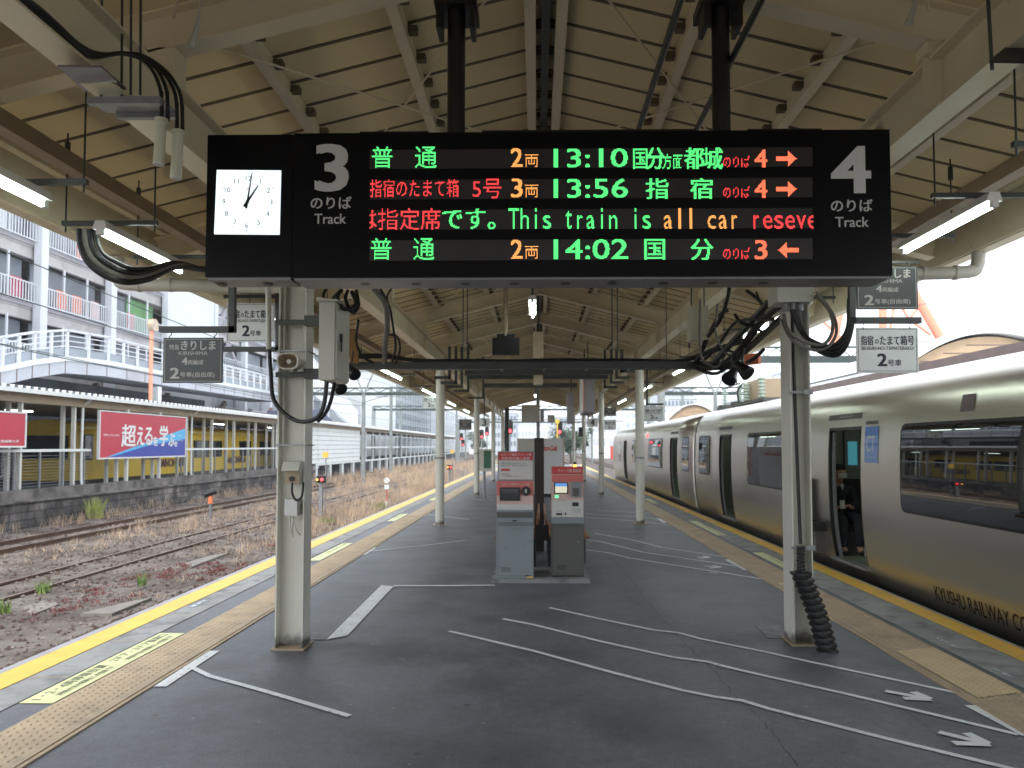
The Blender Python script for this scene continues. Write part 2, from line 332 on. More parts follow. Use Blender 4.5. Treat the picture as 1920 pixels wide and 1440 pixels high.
# ---------------------------------------------------------------- text
_tc = {}
def text_geo(s):
    if s in _tc: return _tc[s]
    c = bpy.data.curves.new('t', 'FONT'); c.body = s; c.size = 1; c.resolution_u = 3
    o = bpy.data.objects.new('t', c); C.objects.link(o)
    dg = bpy.context.evaluated_depsgraph_get(); me = bpy.data.meshes.new_from_object(o.evaluated_get(dg))
    vs = [(p.co.x, p.co.y) for p in me.vertices]; fs = [tuple(p.vertices) for p in me.polygons]
    bpy.data.objects.remove(o); bpy.data.curves.remove(c); bpy.data.meshes.remove(me)
    x0 = min(p[0] for p in vs); x1 = max(p[0] for p in vs); y0 = min(p[1] for p in vs); y1 = max(p[1] for p in vs)
    vs = [((p[0]-x0), (p[1]-y0)) for p in vs]
    _tc[s] = (vs, fs, x1-x0, y1-y0); return _tc[s]
def text(mb, s, p0, u, v, h, w=None, off=.002, bold=0, centre=False):
    """p0 = lower corner where reading starts (or bottom centre); u reading direction, v up; h height in m"""
    vs, fs, W, Hh = text_geo(s); u, v = V(u).normalized(), V(v).normalized(); n = u.cross(v)
    k = h/Hh; kw = (w/W) if w else k; p0 = V(p0)
    if centre: p0 = p0-u*(W*kw/2)
    sh = [(0,0,0)] if not bold else [(a*bold, b*bold, .00025*i) for i, (a, b) in enumerate(((-1,-.5),(1,.5),(-1,.5),(1,-.5)))]
    for dx, dy, dz in sh:
        mb.add([p0 + u*(a*kw+dx*h) + v*(b*k+dy*h) + n*(off+dz) for a, b in vs], fs)
    return mb
def led_text(mb, s, x0, x1, y0, y1, Y, pitch=.0046, clip=None, heavy=0, thin=0):
    """text raster on an LED grid; pixel box of the photograph mapped to plane Y"""
    vs, fs, W, Hh = text_geo(s)
    a = at(x0, y1, Y); b = at(x1, y0, Y); w = b.x-a.x; h = b.z-a.z
    nx = max(1, round(w/pitch)); nz = max(1, round(h/pitch)); on = set()
    for f in fs:
        P = [(vs[i][0]/W*nx, vs[i][1]/Hh*nz) for i in f]
        for i in range(1, len(P)-1):
            A, B, D = P[0], P[i], P[i+1]
            ar = (B[0]-A[0])*(D[1]-A[1])-(B[1]-A[1])*(D[0]-A[0])
            if abs(ar) < 1e-9: continue
            for gx in range(int(min(A[0],B[0],D[0])-.5), int(max(A[0],B[0],D[0])+1)):
                for gy in range(int(min(A[1],B[1],D[1])-.5), int(max(A[1],B[1],D[1])+1)):
                    for ox, oy in (((.5,.5),) if thin else ((.5,.5),(.5,.35),(.5,.65))):
                        x, y = gx+ox, gy+oy
                        l1 = ((B[0]-x)*(D[1]-y)-(B[1]-y)*(D[0]-x))/ar; l2 = ((D[0]-x)*(A[1]-y)-(D[1]-y)*(A[0]-x))/ar
                        if l1 >= 0 and l2 >= 0 and l1+l2 <= 1: on.add((gx, gy)); break
    if heavy: on |= {(x+1, y) for x, y in on}
    for x, y in on:
        if x < 0 or y < 0: continue
        X = a.x+x*pitch; Z = a.z+y*pitch
        if clip and not (clip[0] <= X <= clip[1]): continue
        r = pitch*.42; cx_, cz_ = X+pitch/2, Z+pitch/2
        mb.add([(cx_-r, Y, cz_-r), (cx_+r, Y, cz_-r), (cx_+r, Y, cz_+r), (cx_-r, Y, cz_+r)], [(0,1,2,3)])
    return mb
def pbox(mb, x0, y0, x1, y1, Y, d):
    a = at(x0, y1, Y); b = at(x1, y0, Y); return mb.box((a.x, Y, a.z), (b.x, Y+d, b.z))
X_, Y_, Z_ = V((1,0,0)), V((0,1,0)), V((0,0,1))
def rrect(cx, cz, w, h, r, n=5):
    P = []
    for (sx, sz, a0) in ((1,1,0),(-1,1,90),(-1,-1,180),(1,-1,270)):
        for k in range(n+1):
            a = R(a0+90*k/n); P.append((cx+sx*(w/2-r)+r*cos(a), cz+sz*(h/2-r)+r*sin(a)))
    return P
ORD = ['first', 'second', 'third', 'fourth', 'fifth', 'sixth', 'seventh', 'eighth', 'ninth', 'tenth', 'eleventh', 'twelfth', 'thirteenth', 'fourteenth']
exec_parts = []
# ================================================================ ground and platform (setting)
CX = .06
XL, XR = -3.80, 3.85
Y0, Y1 = -14, 66
RAILZ = -1.08
g = MB().add([(-300,-60,-1.22),(300,-60,-1.22),(300,600,-1.22),(-300,600,-1.22)], [(0,1,2,3)])
struct('ground', g, M['ballast'])
g = MB().box((XL+.02, Y0, -1.3), (XR-.02, Y1, 0)); struct('platform', g, M['asphalt'])
def sheet(x0, x1, z, y0=Y0, y1=Y1): return MB().box((x0, y0, z-.003), (x1, y1, z))
struct('platform_edge', sheet(-3.80, -3.27, .006).box((3.24, Y0, .003), (3.85, Y1, .006)), M['conc'])
struct('platform_nosing', MB().box((-3.86, Y0, -.14), (-3.79, Y1, .012)).box((3.84, Y0, -.14), (3.875, Y1, .012)), M['coping'])
struct('yellow_edge_line', sheet(-3.79, -3.55, .011).box((3.635, Y0, .008), (3.842, Y1, .011)), M['yellow'])
# concrete slab joints of the edge
g = MB()
for k in range(60):
    y = .4+k*.98
    g.box((-3.545, y, .006), (-3.27, y+.012, .0075)); g.box((3.245, y, .006), (3.63, y+.012, .0075))
struct('platform_edge_joint', g, M['steel_dark'])
# tactile paving with raised domes
g = MB().box((-3.02, Y0, 0), (-2.585, Y1, .010)).box((2.73, Y0, 0), (3.17, Y1, .010))
def dome(x, y, r=.015, h=.006):
    vs = [(x+r*cos(i*pi/3), y+r*sin(i*pi/3), .010) for i in range(6)]+[(x+r*.6*cos(i*pi/3), y+r*.6*sin(i*pi/3), .010+h) for i in range(6)]
    g.add(vs, [(i,(i+1)%6,6+(i+1)%6,6+i) for i in range(6)]+[tuple(range(6,12))])
for j in range(int(15/.056)):
    y = 2.6+j*.056
    for i in range(6): dome(-2.985+i*.056, y); dome(3.135-i*.056, y)
g.box((-2.635, Y0, .01), (-2.615, Y1, .016)).box((2.765, Y0, .01), (2.785, Y1, .016))
struct('tactile_paving', g, M['tact'])
g = MB().box((-2.652, Y0, .0095), (-2.638, Y1, .0115)).box((2.788, Y0, .0095), (2.802, Y1, .0115))
for k in range(0, 90):
    y = 2+k*.3
    g.box((-2.655, y, .0095), (-2.586, y+.006, .0112)); g.box((2.731, y, .0095), (2.80, y+.006, .0112))
struct('tactile_joint', g, M['steel_dark'])
# newer tactile tiles in the train-side strip
g = MB()
for (a, b) in ((4.95, 5.35), (5.35, 6.05), (8.85, 9.0)):
    g.add([(2.81, a, .0155), (3.165, a+.12, .0155), (3.165, b+.12, .0155), (2.81, b, .0155)], [(0,1,2,3)])
struct('tactile_repair', g, M['tact_new'])
# painted lines
g = MB()
ZP = .005
def pline(pts, w, ends=None):
    global ZP
    ZP += .00012
    P = [fl(*p, ZP) for p in pts]
    Q = []
    for i in range(len(P)-1):
        for k in range(6): Q.append(P[i].lerp(P[i+1], k/6))
    Q.append(P[-1]); g.strip(Q, w)
pline([(1030,1139),(1125,1160),(1225,1181),(1272,1186),(1312,1197),(1440,1223),(1493,1235),(1620,1262),(1800,1300)], .042)
pline([(943,1160),(1000,1171),(1125,1202),(1262,1232),(1325,1240),(1362,1250),(1440,1268),(1580,1299),(1670,1320),(1910,1377)], .044)
pline([(842,1183),(1000,1220),(1150,1261),(1280,1294),(1340,1306),(1392,1313),(1440,1328),(1567,1360),(1653,1382),(1740,1403),(1897,1441),(1960,1457)], .044)
pline([(1820,1322),(1930,1379)], .085)
pline([(1115,1000),(1185,1012),(1240,1026),(1360,1044)], .040)
pline([(1102,1012),(1125,1015),(1205,1035),(1380,1061)], .045)
pline([(1100,1031),(1140,1036),(1180,1046),(1427,1085)], .045)
pline([(1364,1049),(1401,1069)], .09)
pline([(1098,963),(1150,966),(1200,969),(1250,975)], .05); pline([(1098,970),(1160,974),(1262,984)], .05); pline([(1120,957),(1216,962)], .05)
pline([(1234,972),(1247,980)], .10)
pline([(402,1220),(300,1287)], .085); pline([(362,1252),(393,1267),(467,1287),(520,1302),(655,1342)], .045)
pline([(700,1027),(679,1040)], .10); pline([(697,1033),(800,1022),(871,1013)], .04)
pline([(803,961),(792,968)], .12); pline([(797,964),(882,974)], .05)
pline([(885,935),(925,938)], .06)
pline([(738,1098),(830,1098),(928,1097)], .075)
for (q) in ([(715,1097),(738,1099),(652,1191),(612,1199)],): g.add([fl(*p, ZP) for p in q], [(3,2,1,0)])
def arrow(tail, tip, b1, b2, w):
    pline([tail, tip], w); pline([b1, ((tip[0]*.9+b1[0]*.1), (tip[1]*.9+b1[1]*.1))], w*1.1); pline([b2, tip], w*1.1)
arrow((1660,1295), (1746,1311), (1712,1297), (1694,1309), .055); arrow((1760,1372), (1855,1395), (1812,1374), (1788,1393), .055)
arrow((1307,1044), (1331,1045), (1318,1042), (1312,1047), .05); arrow((1321,1061), (1352,1063), (1336,1060), (1330,1065), .05)
pline([(1330,1073),(1345,1075)], .03)
struct('painted_line', g, M['paint'])
# crack in the asphalt
g = MB(); cp = [(1108,1010),(1120,1020),(1150,1050),(1172,1073),(1190,1096),(1205,1115),(1225,1140),(1250,1170),(1270,1190),(1300,1222),(1325,1243),(1350,1270),(1372,1300),(1400,1322),(1437,1360),(1470,1400),(1500,1442)]
P = []
for i in range(len(cp)-1):
    a, b = fl(*cp[i], .002), fl(*cp[i+1], .002)
    for k in range(8): P.append(a.lerp(b, k/8)+V((random.uniform(-.012,.012), random.uniform(-.01,.01), 0)))
vs = []
for i, p in enumerate(P):
    wd = random.uniform(.002, .0085)*(1.0 if i > 16 else .5); vs += [p-V((wd,0,0)), p+V((wd,0,0))]
g.add(vs, [(2*i, 2*i+1, 2*i+3, 2*i+2) for i in range(len(P)-1)])
cp = [(1440,1240),(1500,1262),(1600,1283),(1680,1322),(1720,1350),(1800,1410)]
P = []
for i in range(len(cp)-1):
    a, b = fl(*cp[i], .002), fl(*cp[i+1], .002)
    for k in range(8): P.append(a.lerp(b, k/8)+V((random.uniform(-.008,.008), random.uniform(-.006,.006), 0)))
n0 = len(P); vs = []
for p in P: vs += [p-V((.002,0,0)), p+V((.002,0,0))]
g.add(vs, [(2*i, 2*i+1, 2*i+3, 2*i+2) for i in range(len(P)-1)])
struct('asphalt_crack', g, M['seal'])
M['covermetal'] = mat('covermetal', (.19, .185, .195), .6, metal=.3, var=.35, scale=9, bump=.8, bscale=70)
# manhole covers beside the columns
def quad(name, pts, z, m, label, cat, parent=None):
    P = [fl(*p, z) for p in pts]; gg = MB().prism(P, (0,0,-.004)); return solo(name, gg, m, label, cat, P[0])
quad('inspection_cover', [(588,1184),(624,1184),(612,1199),(583,1199)], .0065, M['slab'] if 0 else M['covermetal'], 'chequered steel inspection cover beside the riveted column foot with boxes', 'cover')
quad('inspection_cover', [(1418,1174),(1470,1170),(1474,1196),(1440,1196)], .0065, M['covermetal'], 'worn steel inspection cover beside the column with the ribbed black hose', 'cover')
# stickers on the platform
def sticker(pts, rows, label, x_dir=None):
    P = [fl(*p, .0065) for p in pts]; y0 = min(p.y for p in P); y1 = max(p.y for p in P); x0 = min(p.x for p in P); x1 = max(p.x for p in P)
    t = thing('door_position_label', (x0, y0, .0065), label, 'floor label', 'yellow door position labels along the platform')
    obj('backing', MB().box((x0, y0, .0045), (x1, y1, .0075)), M['label'], t)
    if rows:
        gg = MB()
        for (s, fx, fh, a, b) in rows:
            hh = (x1-x0)*fh
            text(gg, s, (x0+(x1-x0)*fx+hh, y0+(y1-y0)*a, .0075), Y_, -X_, hh, (y1-y0)*(b-a), off=.001, bold=.02)
        obj('lettering', gg, M['label_dark'], t)
    return t
sl = [(50,1318),(100,1318),(338,1188),(300,1187)]
sticker(sl, [('1・2・4両停車位置', .12, .36, .03, .46), ('2ドア・3ドア乗車口', .12, .36, .52, .97), ('2号車の次の電車はこの位置です', .60, .22, .08, .44), ('3号車の次の電車はこの位置です', .60, .22, .54, .94)], 'long yellow label with two lines of lettering in front of the boxed column')
SLX = (-3.225, -3.06)
def stick2(y0, y1, side, label, txt=None, xs=None):
    x0, x1 = xs or (SLX if side < 0 else (3.26, 3.42))
    t = thing('door_position_label', (x0, y0, .0065), label, 'floor label', 'yellow door position labels along the platform')
    obj('backing', MB().box((x0, y0, .0045), (x1, y1, .0078)), M['label'], t)
    gg = MB()
    text(gg, txt or '1・2・4両停車位置', (x0+.09, y0+.06, .0078), Y_, -X_, .055, y1-y0-.12, off=.001) if side < 0 else text(gg, txt or '1・2・4両停車位置', (x1-.09, y1-.06, .0078), -Y_, X_, .055, y1-y0-.12, off=.001)
    obj('lettering', gg, M['label_dark'], t)
stick2(10.7, 12.6, -1, 'pale yellow floor label just past the boxed column, beside the open track')
stick2(16.3, 18.0, -1, 'small yellow floor label beside the second column on the open track side')
stick2(22.5, 24.0, -1, 'faint yellow floor label beside the third column on the open track side')
stick2(10.2, 11.6, 1, 'yellow floor label behind the hose column near the open train door')
stick2(13.8, 16.4, 1, 'long yellow floor label near the gangway of the silver train')
stick2(21.5, 23.2, 1, 'pale floor label near the far car of the silver train')
def worn(px, d, label):
    a = fl(px[0], px[1], .008); b = fl(px[2], px[3], .008); x0, x1 = sorted((a.x, b.x)); y0, y1 = sorted((a.y, b.y))
    solo('worn_sticker', MB().box((x0, y0, .0045), (x1, y1, .009)), M['scuff'], label, 'floor sticker', (x0, y0, .006), 'worn blue and white stickers on the concrete edge')
worn((1760,1196,1800,1217), 0, 'worn blue and white sticker on the concrete strip below the train lettering')
worn((1862,1253,1905,1272), 0, 'scuffed blue and white sticker on the concrete strip beside the newer tactile tiles')
worn((352,1139,392,1125), 0, 'faded blue and white sticker on the pale edge beside the open track')

# ================================================================ canopy
SL = .25
RB = lambda x: 4.25-SL*abs(x-CX)
EL, ER = CX-3.71, CX+3.71
canopy = thing('platform_canopy', (CX, 16, 3.3), 'long beige gabled steel roof over the platform with dark seams between its panels', 'canopy')
CY0, CY1 = -12.0, 46.5
def deck(side):
    mb = MB(); prof = []
    y = CY0
    while y < CY1:
        prof += [(y, 0), (y+.315, 0), (y+.318, .05), (y+.345, .05)]; y += .35
    prof.append((y, 0))
    xs = [CX, (EL if side < 0 else ER)]
    vs = []
    for yy, dz in prof:
        for x in xs: vs.append((x, yy, RB(x)+.33+dz))
    n = len(prof)
    mb.add(vs, [((2*i, 2*i+1, 2*i+3, 2*i+2) if side > 0 else (2*i+2, 2*i+3, 2*i+1, 2*i)) for i in range(n-1)])
    # top skin so the deck has thickness
    e = xs[1]; a, b = CX, e
    mb.add([(a, CY0, RB(a)+.42), (b, CY0, RB(b)+.42), (b, CY1, RB(b)+.42), (a, CY1, RB(a)+.42)], [(0,1,2,3)])
    return mb
obj('roof_deck', deck(-1), M['deck'], canopy); obj('roof_deck', deck(1), M['deck'], canopy)
for side in (-1, 1):
    g = MB(); y = CY0+.3315
    while y < CY1:
        x1 = EL if side < 0 else ER
        g.bar((CX, y, RB(CX)+.333), (x1, y, RB(x1)+.333), .026, .016); y += .35
    obj('seam_strip', g, M['seam'], canopy)
def ibar(mb, p, q, w, h, t=.012, up=Z_):
    p, q = V(p), V(q); d = (q-p).normalized(); r = d.cross(up).normalized(); u = r.cross(d)
    mb.bar(p+u*(h/2-t/2), q+u*(h/2-t/2), w, t, u); mb.bar(p-u*(h/2-t/2), q-u*(h/2-t/2), w, t, u); mb.bar(p, q, t, h-2*t, u); return mb
FR = [3.98+3.03*k for k in range(-5, 15)]
FR = [y for y in FR if y < CY1-.3]
for y in FR:
    for s in (-1, 1):
        xe = CX+s*3.62; g = MB(); ibar(g, (CX, y, RB(CX)+.11), (xe, y, RB(xe)+.11), .13, .22)
        # bracket stub down to the girder
        xb = CX+s*2.06; zb = 3.55 if s < 0 else 3.68
        g.box((xb-.075, y-.065, zb), (xb+.075, y+.065, RB(xb)+.005))
        g.box((xb-.07, y-.006, zb-.28), (xb+.07, y+.006, zb))
        obj('rafter', g, M['steel'], canopy)
for s, xo, z in ((-1, -1.985, 3.25), (1, 2.155, 3.38)):
    g = MB(); ibar(g, (xo, CY0, z+.15), (xo, CY1-1, z+.15), .15, .30); obj('girder', g, M['steel'], canopy)
PUR = [.105, .93, 1.80, 2.75, 3.55]
for s in (-1, 1):
    for px_ in PUR:
        x = CX+s*px_; z = RB(x)+.275
        g = MB().box((x-.037, CY0, z-.05), (x+.037, CY1, z-.044)).box((x+s*-.037, CY0, z-.044), (x-s*.031, CY1, z+.05))
        obj('purlin', g, M['steel'], canopy)
        g = MB(); y = CY0+.33
        while y < CY1:
            if -2 < y < 22: g.box((x-s*.04, y-.03, z-.01), (x-s*.10, y+.03, z+.035))
            y += .35
        obj('clip_row', g, M['seam'], canopy)['kind'] = 'stuff'
g = MB().box((CX-.03, CY0, RB(CX)+.22), (CX+.03, CY1, RB(CX)+.32)); obj('ridge_bar', g, M['darksteel'], canopy)
for s in (-1, 1):
    x = CX+s*3.71; z = RB(x)
    g = MB().box((x-.012, CY0, z-.02), (x+.012, CY1, z+.44))
    g.box((x+s*.012, CY0, z-.03), (x+s*.13, CY1, z-.015)).box((x+s*.118, CY0, z-.015), (x+s*.13, CY1, z+.1))
    obj('fascia', g, M['steel'], canopy)
    g = MB().bar((CX+s*3.05, CY0, RB(CX+s*3.05)-.06), (CX+s*3.05, CY1, RB(CX+s*3.05)-.06), .10, .10)
    obj('lamp_duct', g, M['steel_dark'], canopy)
for i in range(4, len(FR)-1):
    if i > 12: break
    for s in (-1, 1):
        g = MB(); a, b = FR[i]+.1, FR[i+1]-.1; xo = CX+s*1.98
        g.cyl((xo, a, 3.88), (CX+s*.1, b, 4.38), .008, n=5); g.cyl((CX+s*.1, a, 4.40), (xo, b, 3.88), .008, n=5)
        obj('brace_rod', g, M['steel'], canopy)
# drain pipes from the eaves gutter to the columns
for s, z in ((-1, 3.02), (1, 3.10)):
    xe = CX+s*3.76; zt = RB(xe)-.05
    g = MB(); g.tube([(CX+s*2.2, 6.55, z-.01), (CX+s*3.0, 6.55, z+.005), (xe-s*.12, 6.55, z+.02), (xe-s*.02, 6.55, z+.07), (xe, 6.55, z+.18), (xe, 6.55, zt)], .055, n=14, sub=6)
    for xx in (xe-s*.22, xe-s*.5): g.cyl((xx, 6.55, z+.015), (xx+s*.03, 6.55, z+.015), .064, n=14)
    g.cyl((xe, 6.55, z+.22), (xe, 6.55, z+.26), .064, n=14)
    solo('drain_pipe', g, M['mauve'] if 0 else M['box'], ('beige drain pipe under the eaves over the rusty open tracks' if s < 0 else 'beige drain pipe with an elbow under the eaves over the silver train'), 'pipe', (CX+s*2.2, 6.55, z), 'drain pipes from the eaves gutters')

# ================================================================ columns
def hcol(x0, x1, y0, y1, ztop, label):
    t = thing('canopy_column', ((x0+x1)/2, (y0+y1)/2, 0), label, 'column', 'columns carrying the canopy')
    g = MB().box((x0, y0, .012), (x0+.012, y1, ztop)).box((x1-.012, y0, .012), (x1, y1, ztop)).box((x0+.012, (y0+y1)/2-.005, .012), (x1-.012, (y0+y1)/2+.005, ztop))
    obj('shaft', g, M['col'], t)
    g = MB().box((x0-.02, y0-.03, 0), (x1+.02, y1+.03, .014)); obj('base_plate', g, M['steel_dark'], t)
    g = MB().box((x0-.02, y0-.02, ztop), (x1+.02, y1+.02, ztop+.02)); obj('cap_plate', g, M['steel'], t)
    return t
cl = hcol(-2.09, -1.865, 6.06, 6.26, 3.23, 'thick cream steel column beside the open tracks carrying a horn speaker and grey cabinet')
cr = hcol(2.085, 2.25, 6.26, 6.50, 3.36, 'cream steel column beside the train with a ribbed black hose at its foot')
def rcol(x, y, ztop, label):
    t = thing('canopy_column', (x, y, 0), label, 'column', 'columns carrying the canopy')
    obj('shaft', MB().cyl((x, y, .012), (x, y, ztop), .092, n=24, cap=False).cyl((x,y,ztop-.01),(x,y,ztop),.12,n=20), M['col'], t)
    obj('base_plate', MB().box((x-.15, y-.15, 0), (x+.15, y+.15, .014)), M['steel_dark'], t)
    obj('clamp_band', MB().cyl((x, y, 1.35), (x, y, 1.39), .098, n=20), M['galv'], t)
where = ['next past the ticket machines', 'third in its row', 'fourth in its row', 'fifth in its row']
for k in range(4):
    rcol(-2.0, 15.6+9.5*k, 3.24, 'round cream column on the open track side, '+where[k])
    rcol(2.15, 15.9+9.5*k, 3.37, 'round cream column on the train side, '+where[k])
# fluorescent lamps
TUBE_GROUP = 'fluorescent lamps under the canopy'
def lamp(x, y, z, label, n=2, tl=1.15, rods=True, col='tube'):
    t = thing('fluorescent_lamp', (x, y, z), label, 'lamp', TUBE_GROUP)
    L = n*tl+(n-1)*.12
    g = MB().prism([(x-.05, y, z+.02), (x+.05, y, z+.02), (x+.03, y, z+.075), (x-.03, y, z+.075)], (0, L, 0))
    for k in range(n):
        for yy in (y+k*(tl+.12)-.01, y+k*(tl+.12)+tl-.03): g.box((x-.018, yy, z-.02), (x+.018, yy+.04, z+.02))
    obj('housing', g, M['white'], t)
    for k in range(n):
        ya = y+k*(tl+.12)+.03; obj('tube', MB().cyl((x, ya, z-.005), (x, ya+tl-.06, z-.005), .0165, n=10), M[col], t)
    if rods:
        g = MB()
        for yy in (y+.12, y+L-.12):
            g.bar((x-.32, yy, z+.09), (x+.32, yy, z+.09), .03, .03)
            for xx in (x-.3, x+.3): g.cyl((xx, yy, z+.03), (xx, yy, RB(xx)+.28), .006, n=5)
            g.cyl((x+.3, yy, RB(x+.3)+.12), (x+.3, yy, RB(x+.3)+.22), .018, n=6); g.cyl((x-.3, yy, RB(x-.3)+.12), (x-.3, yy, RB(x-.3)+.22), .018, n=6)
        obj('hanger', g, M['darksteel'], t)
    return t
ys = [(3.1, 0), (4.85, 0)]
lamp(-2.86, 3.15, 3.02, 'lit fluorescent lamp cut by the frame edge, beside the open tracks', 1)
lamp(-2.86, 4.85, 3.02, 'lit fluorescent lamp over the coiled black cable, beside the big clock', 1)
lamp(2.80, 4.62, 3.10, 'lit fluorescent lamp beside the big white numeral 4 of the board', 1)
lamp(2.80, 2.9, 3.10, 'fluorescent lamp over the train side, before the departure board', 1)
for k in range(7):
    y = 8.1+k*5.3
    lamp(-2.86, y, 3.02, 'twin-tube fluorescent lamp over the open track edge, %s past the clock column' % ORD[k], 2 if k else 1, rods=k < 3, col='tube' if k < 2 else 'tubesmall')
    lamp(2.80, y-.3, 3.08, 'twin-tube fluorescent lamp over the train side edge, %s past the hose column' % ORD[k], 2, rods=k < 3, col='tube' if k < 2 else 'tubesmall')
def clamp_(x, y, z, label):
    t = lamp(x, y, z, label, 1, 1.2, rods=False)
    obj('hanger', MB().cyl((x, y+.2, z+.07), (x, y+.2, RB(x)+.2), .012, n=6).cyl((x, y+.9, z+.07), (x, y+.9, RB(x)+.2), .012, n=6), M['darksteel'], t)
clamp_(-.06, 9.6, 3.47, 'lit fluorescent lamp hanging under the ridge just behind the departure board')
clamp_(-.06, 17.6, 3.35, 'fluorescent lamp under the ridge, behind the grey cabinet under the ridge')
clamp_(-.06, 25.5, 3.35, 'small distant fluorescent lamp under the ridge, far along the platform')
clamp_(-.06, 33.5, 3.35, 'last tiny fluorescent lamp under the far end of the ridge')

# ================================================================ departure board
BY = 3.8
bd = thing('departure_board', (.04, BY+.11, 2.48), 'black hanging departure board with glowing rows, a clock and big numerals 3 and 4', 'departure board')
a = at(384, 519, BY); b = at(1668, 247, BY); BX0, BX1 = a.x, b.x; BZ0, BZ1 = (at(1000, 519, BY)).z, (at(1000, 247, BY)).z
xs = at(547, 500, BY).x
g = MB().box((xs+.002, BY, BZ0), (BX1, BY+.23, BZ1)).box((BX0, BY+.004, BZ0+.006), (xs-.002, BY+.20, BZ1-.004)); obj('housing', g, M['blacksign'], bd)
g = MB().box((xs+.01, BY+.012, BZ0-.012), (BX1-.01, BY+.22, BZ0-.0005)).box((BX0+.01, BY+.015, BZ0-.008), (xs-.01, BY+.19, BZ0+.0055))
obj('bottom_plate', g, M['under'], bd)
g = MB()
for px in (418, 505, 686, 781, 873, 965, 1060, 1148, 1243, 1335, 1430): 
    p = at(px, 525, BY+.12); g.cyl((p.x, BY+.11, BZ0-.014), (p.x, BY+.11, BZ0-.0119), .026, n=14)
obj('vent_hole', g, M['seal'], bd)
g = MB()
for x0, x1, dz in ((672, 802, .02), (903, 1307, .022), (1405, 1545, .02)):
    g.box((at(x0, 240, BY).x, BY+.03, BZ1), (at(x1, 240, BY).x, BY+.2, BZ1+dz))
obj('top_box', g, M['black'], bd)
for x0, x1 in ((838, 872), (1336, 1370)):
    x = (at(x0, 100, BY+.1).x+at(x1, 100, BY+.1).x)/2
    g = MB().cyl((x, BY+.12, BZ1-.02), (x, BY+.12, 4.1), .047, n=20).cyl((x, BY+.12, BZ1), (x, BY+.12, BZ1+.025), .065, n=16)
    g.box((x-.11, BY+.04, 3.92), (x+.11, BY+.28, 3.98)).box((x-.10, BY+.05, 3.80), (x-.075, BY+.2, 3.95)).box((x+.075, BY+.05, 3.80), (x+.10, BY+.2, 3.95))
    obj('hanging_post', g, M['black'], bd)
rows = [(276, 317), (333, 374), (390, 431), (447, 489)]
px0, px1 = 693, 1523
for i, (ya, yb) in enumerate(rows):
    a = at(px0, yb, BY); b = at(px1, ya, BY)
    pn = obj('led_panel', MB().box((a.x, BY-.0015, a.z), (b.x, BY+.01, b.z)), M['ledpanel'], bd)
    Y = BY-.0035; cp = (a.x, b.x)
    def L(s, x0, x1, y0, y1, c, heavy=0, nm='led_lettering'): obj(nm, led_text(MB(), s, x0, x1, y0, y1, Y, clip=cp, heavy=heavy, thin=(c == 'ledr' or i == 2)), M[c], pn)
    if i in (0, 3):
        L('普', 697-2*(i==3), 736-2*(i==3), ya-1, yb-2, 'ledg'); L('通', 778-3*(i==3), 818-3*(i==3), ya-1, yb-2, 'ledg')
    if i == 1:
        L('指宿のたまて箱', 694, 860, ya+2, yb-4, 'ledr'); L('5号', 886, 941, ya+2, yb-2, 'ledr')
    if i != 2:
        L('3' if i == 1 else '2', 958, 979, ya+2, yb-4, 'leda', 1); L('両', 984, 1010, ya+14, yb-4, 'leda')
        L(['13:10', '13:56', '', '14:02'][i], 1038, 1176, ya+2, yb-3, 'ledg', 1)
        if i == 0:
            L('国', 1187, 1212, ya+3, yb, 'ledg', 1); L('分', 1212, 1244, ya, yb, 'ledg', 1); L('方面', 1242, 1279, ya+13, yb, 'ledg'); L('都', 1283, 1318, ya, yb, 'ledg', 1); L('城', 1318, 1354, ya, yb, 'ledg', 1)
        if i == 1: L('指', 1211, 1251, ya+1, yb-1, 'ledg', 1); L('宿', 1294, 1334, ya+1, yb-1, 'ledg', 1)
        if i == 3: L('国', 1208, 1246, ya+1, yb-2, 'ledg', 1); L('分', 1295, 1335, ya+1, yb-2, 'ledg', 1)
        L('のりば', 1356, 1405, ya+16, yb-3, 'ledr'); L('3' if i == 3 else '4', 1415, 1437, ya+4, yb-3, 'ledc', 1)
        # arrow as LED blocks
        g = MB(); Ax = at(1456 if i < 3 else 1459, (ya+yb)/2+1, Y); p = .0046
        for cx_ in range(0, 23):
            for cz_ in range(-8, 9):
                q = cx_ if i < 3 else 22-cx_
                if (q < 13 and abs(cz_) <= 2) or (q >= 13 and abs(cz_) <= (22-q)*.9):
                    X = Ax.x+cx_*p; Z = Ax.z+cz_*p; r = p*.43; g.add([(X-r, Y, Z-r), (X+r, Y, Z-r), (X+r, Y, Z+r), (X-r, Y, Z+r)], [(0,1,2,3)])
        obj('led_arrow', g, M['ledc'], pn)
    else:
        L('は', 676, 706, ya+3, yb-2, 'ledr'); L('指定席', 709, 826, ya+1, yb, 'ledr'); L('です。', 829, 928, ya+1, yb-1, 'ledg', 1)
        def mono(word, x, c):
            for ch in word:
                if ch == ' ': x += 21; continue
                wd = {'i': 4, 'l': 4, 'T': 20, 't': 12, 'r': 10}.get(ch, 16)
                y_ = ya+1 if ch in 'Thil' else (ya+6 if ch == 't' else ya+13)
                L(ch, x+10-wd/2, x+10+wd/2, y_, yb-2, c); x += 21
        mono('This', 953, 'ledg'); mono('train', 1056, 'ledg'); mono('is', 1182, 'ledg'); mono('all', 1243, 'leda'); mono('car', 1325, 'leda'); mono('reseve', 1408, 'ledr')
def bt(s, x0, x1, y0, y1, m, name, bold=0, par=bd, Y=BY):
    a = at(x0, y1, Y); b = at(x1, y0, Y)
    return obj(name, text(MB(), s, a, X_, Z_, b.z-a.z, b.x-a.x, off=.003, bold=bold), M[m], par)
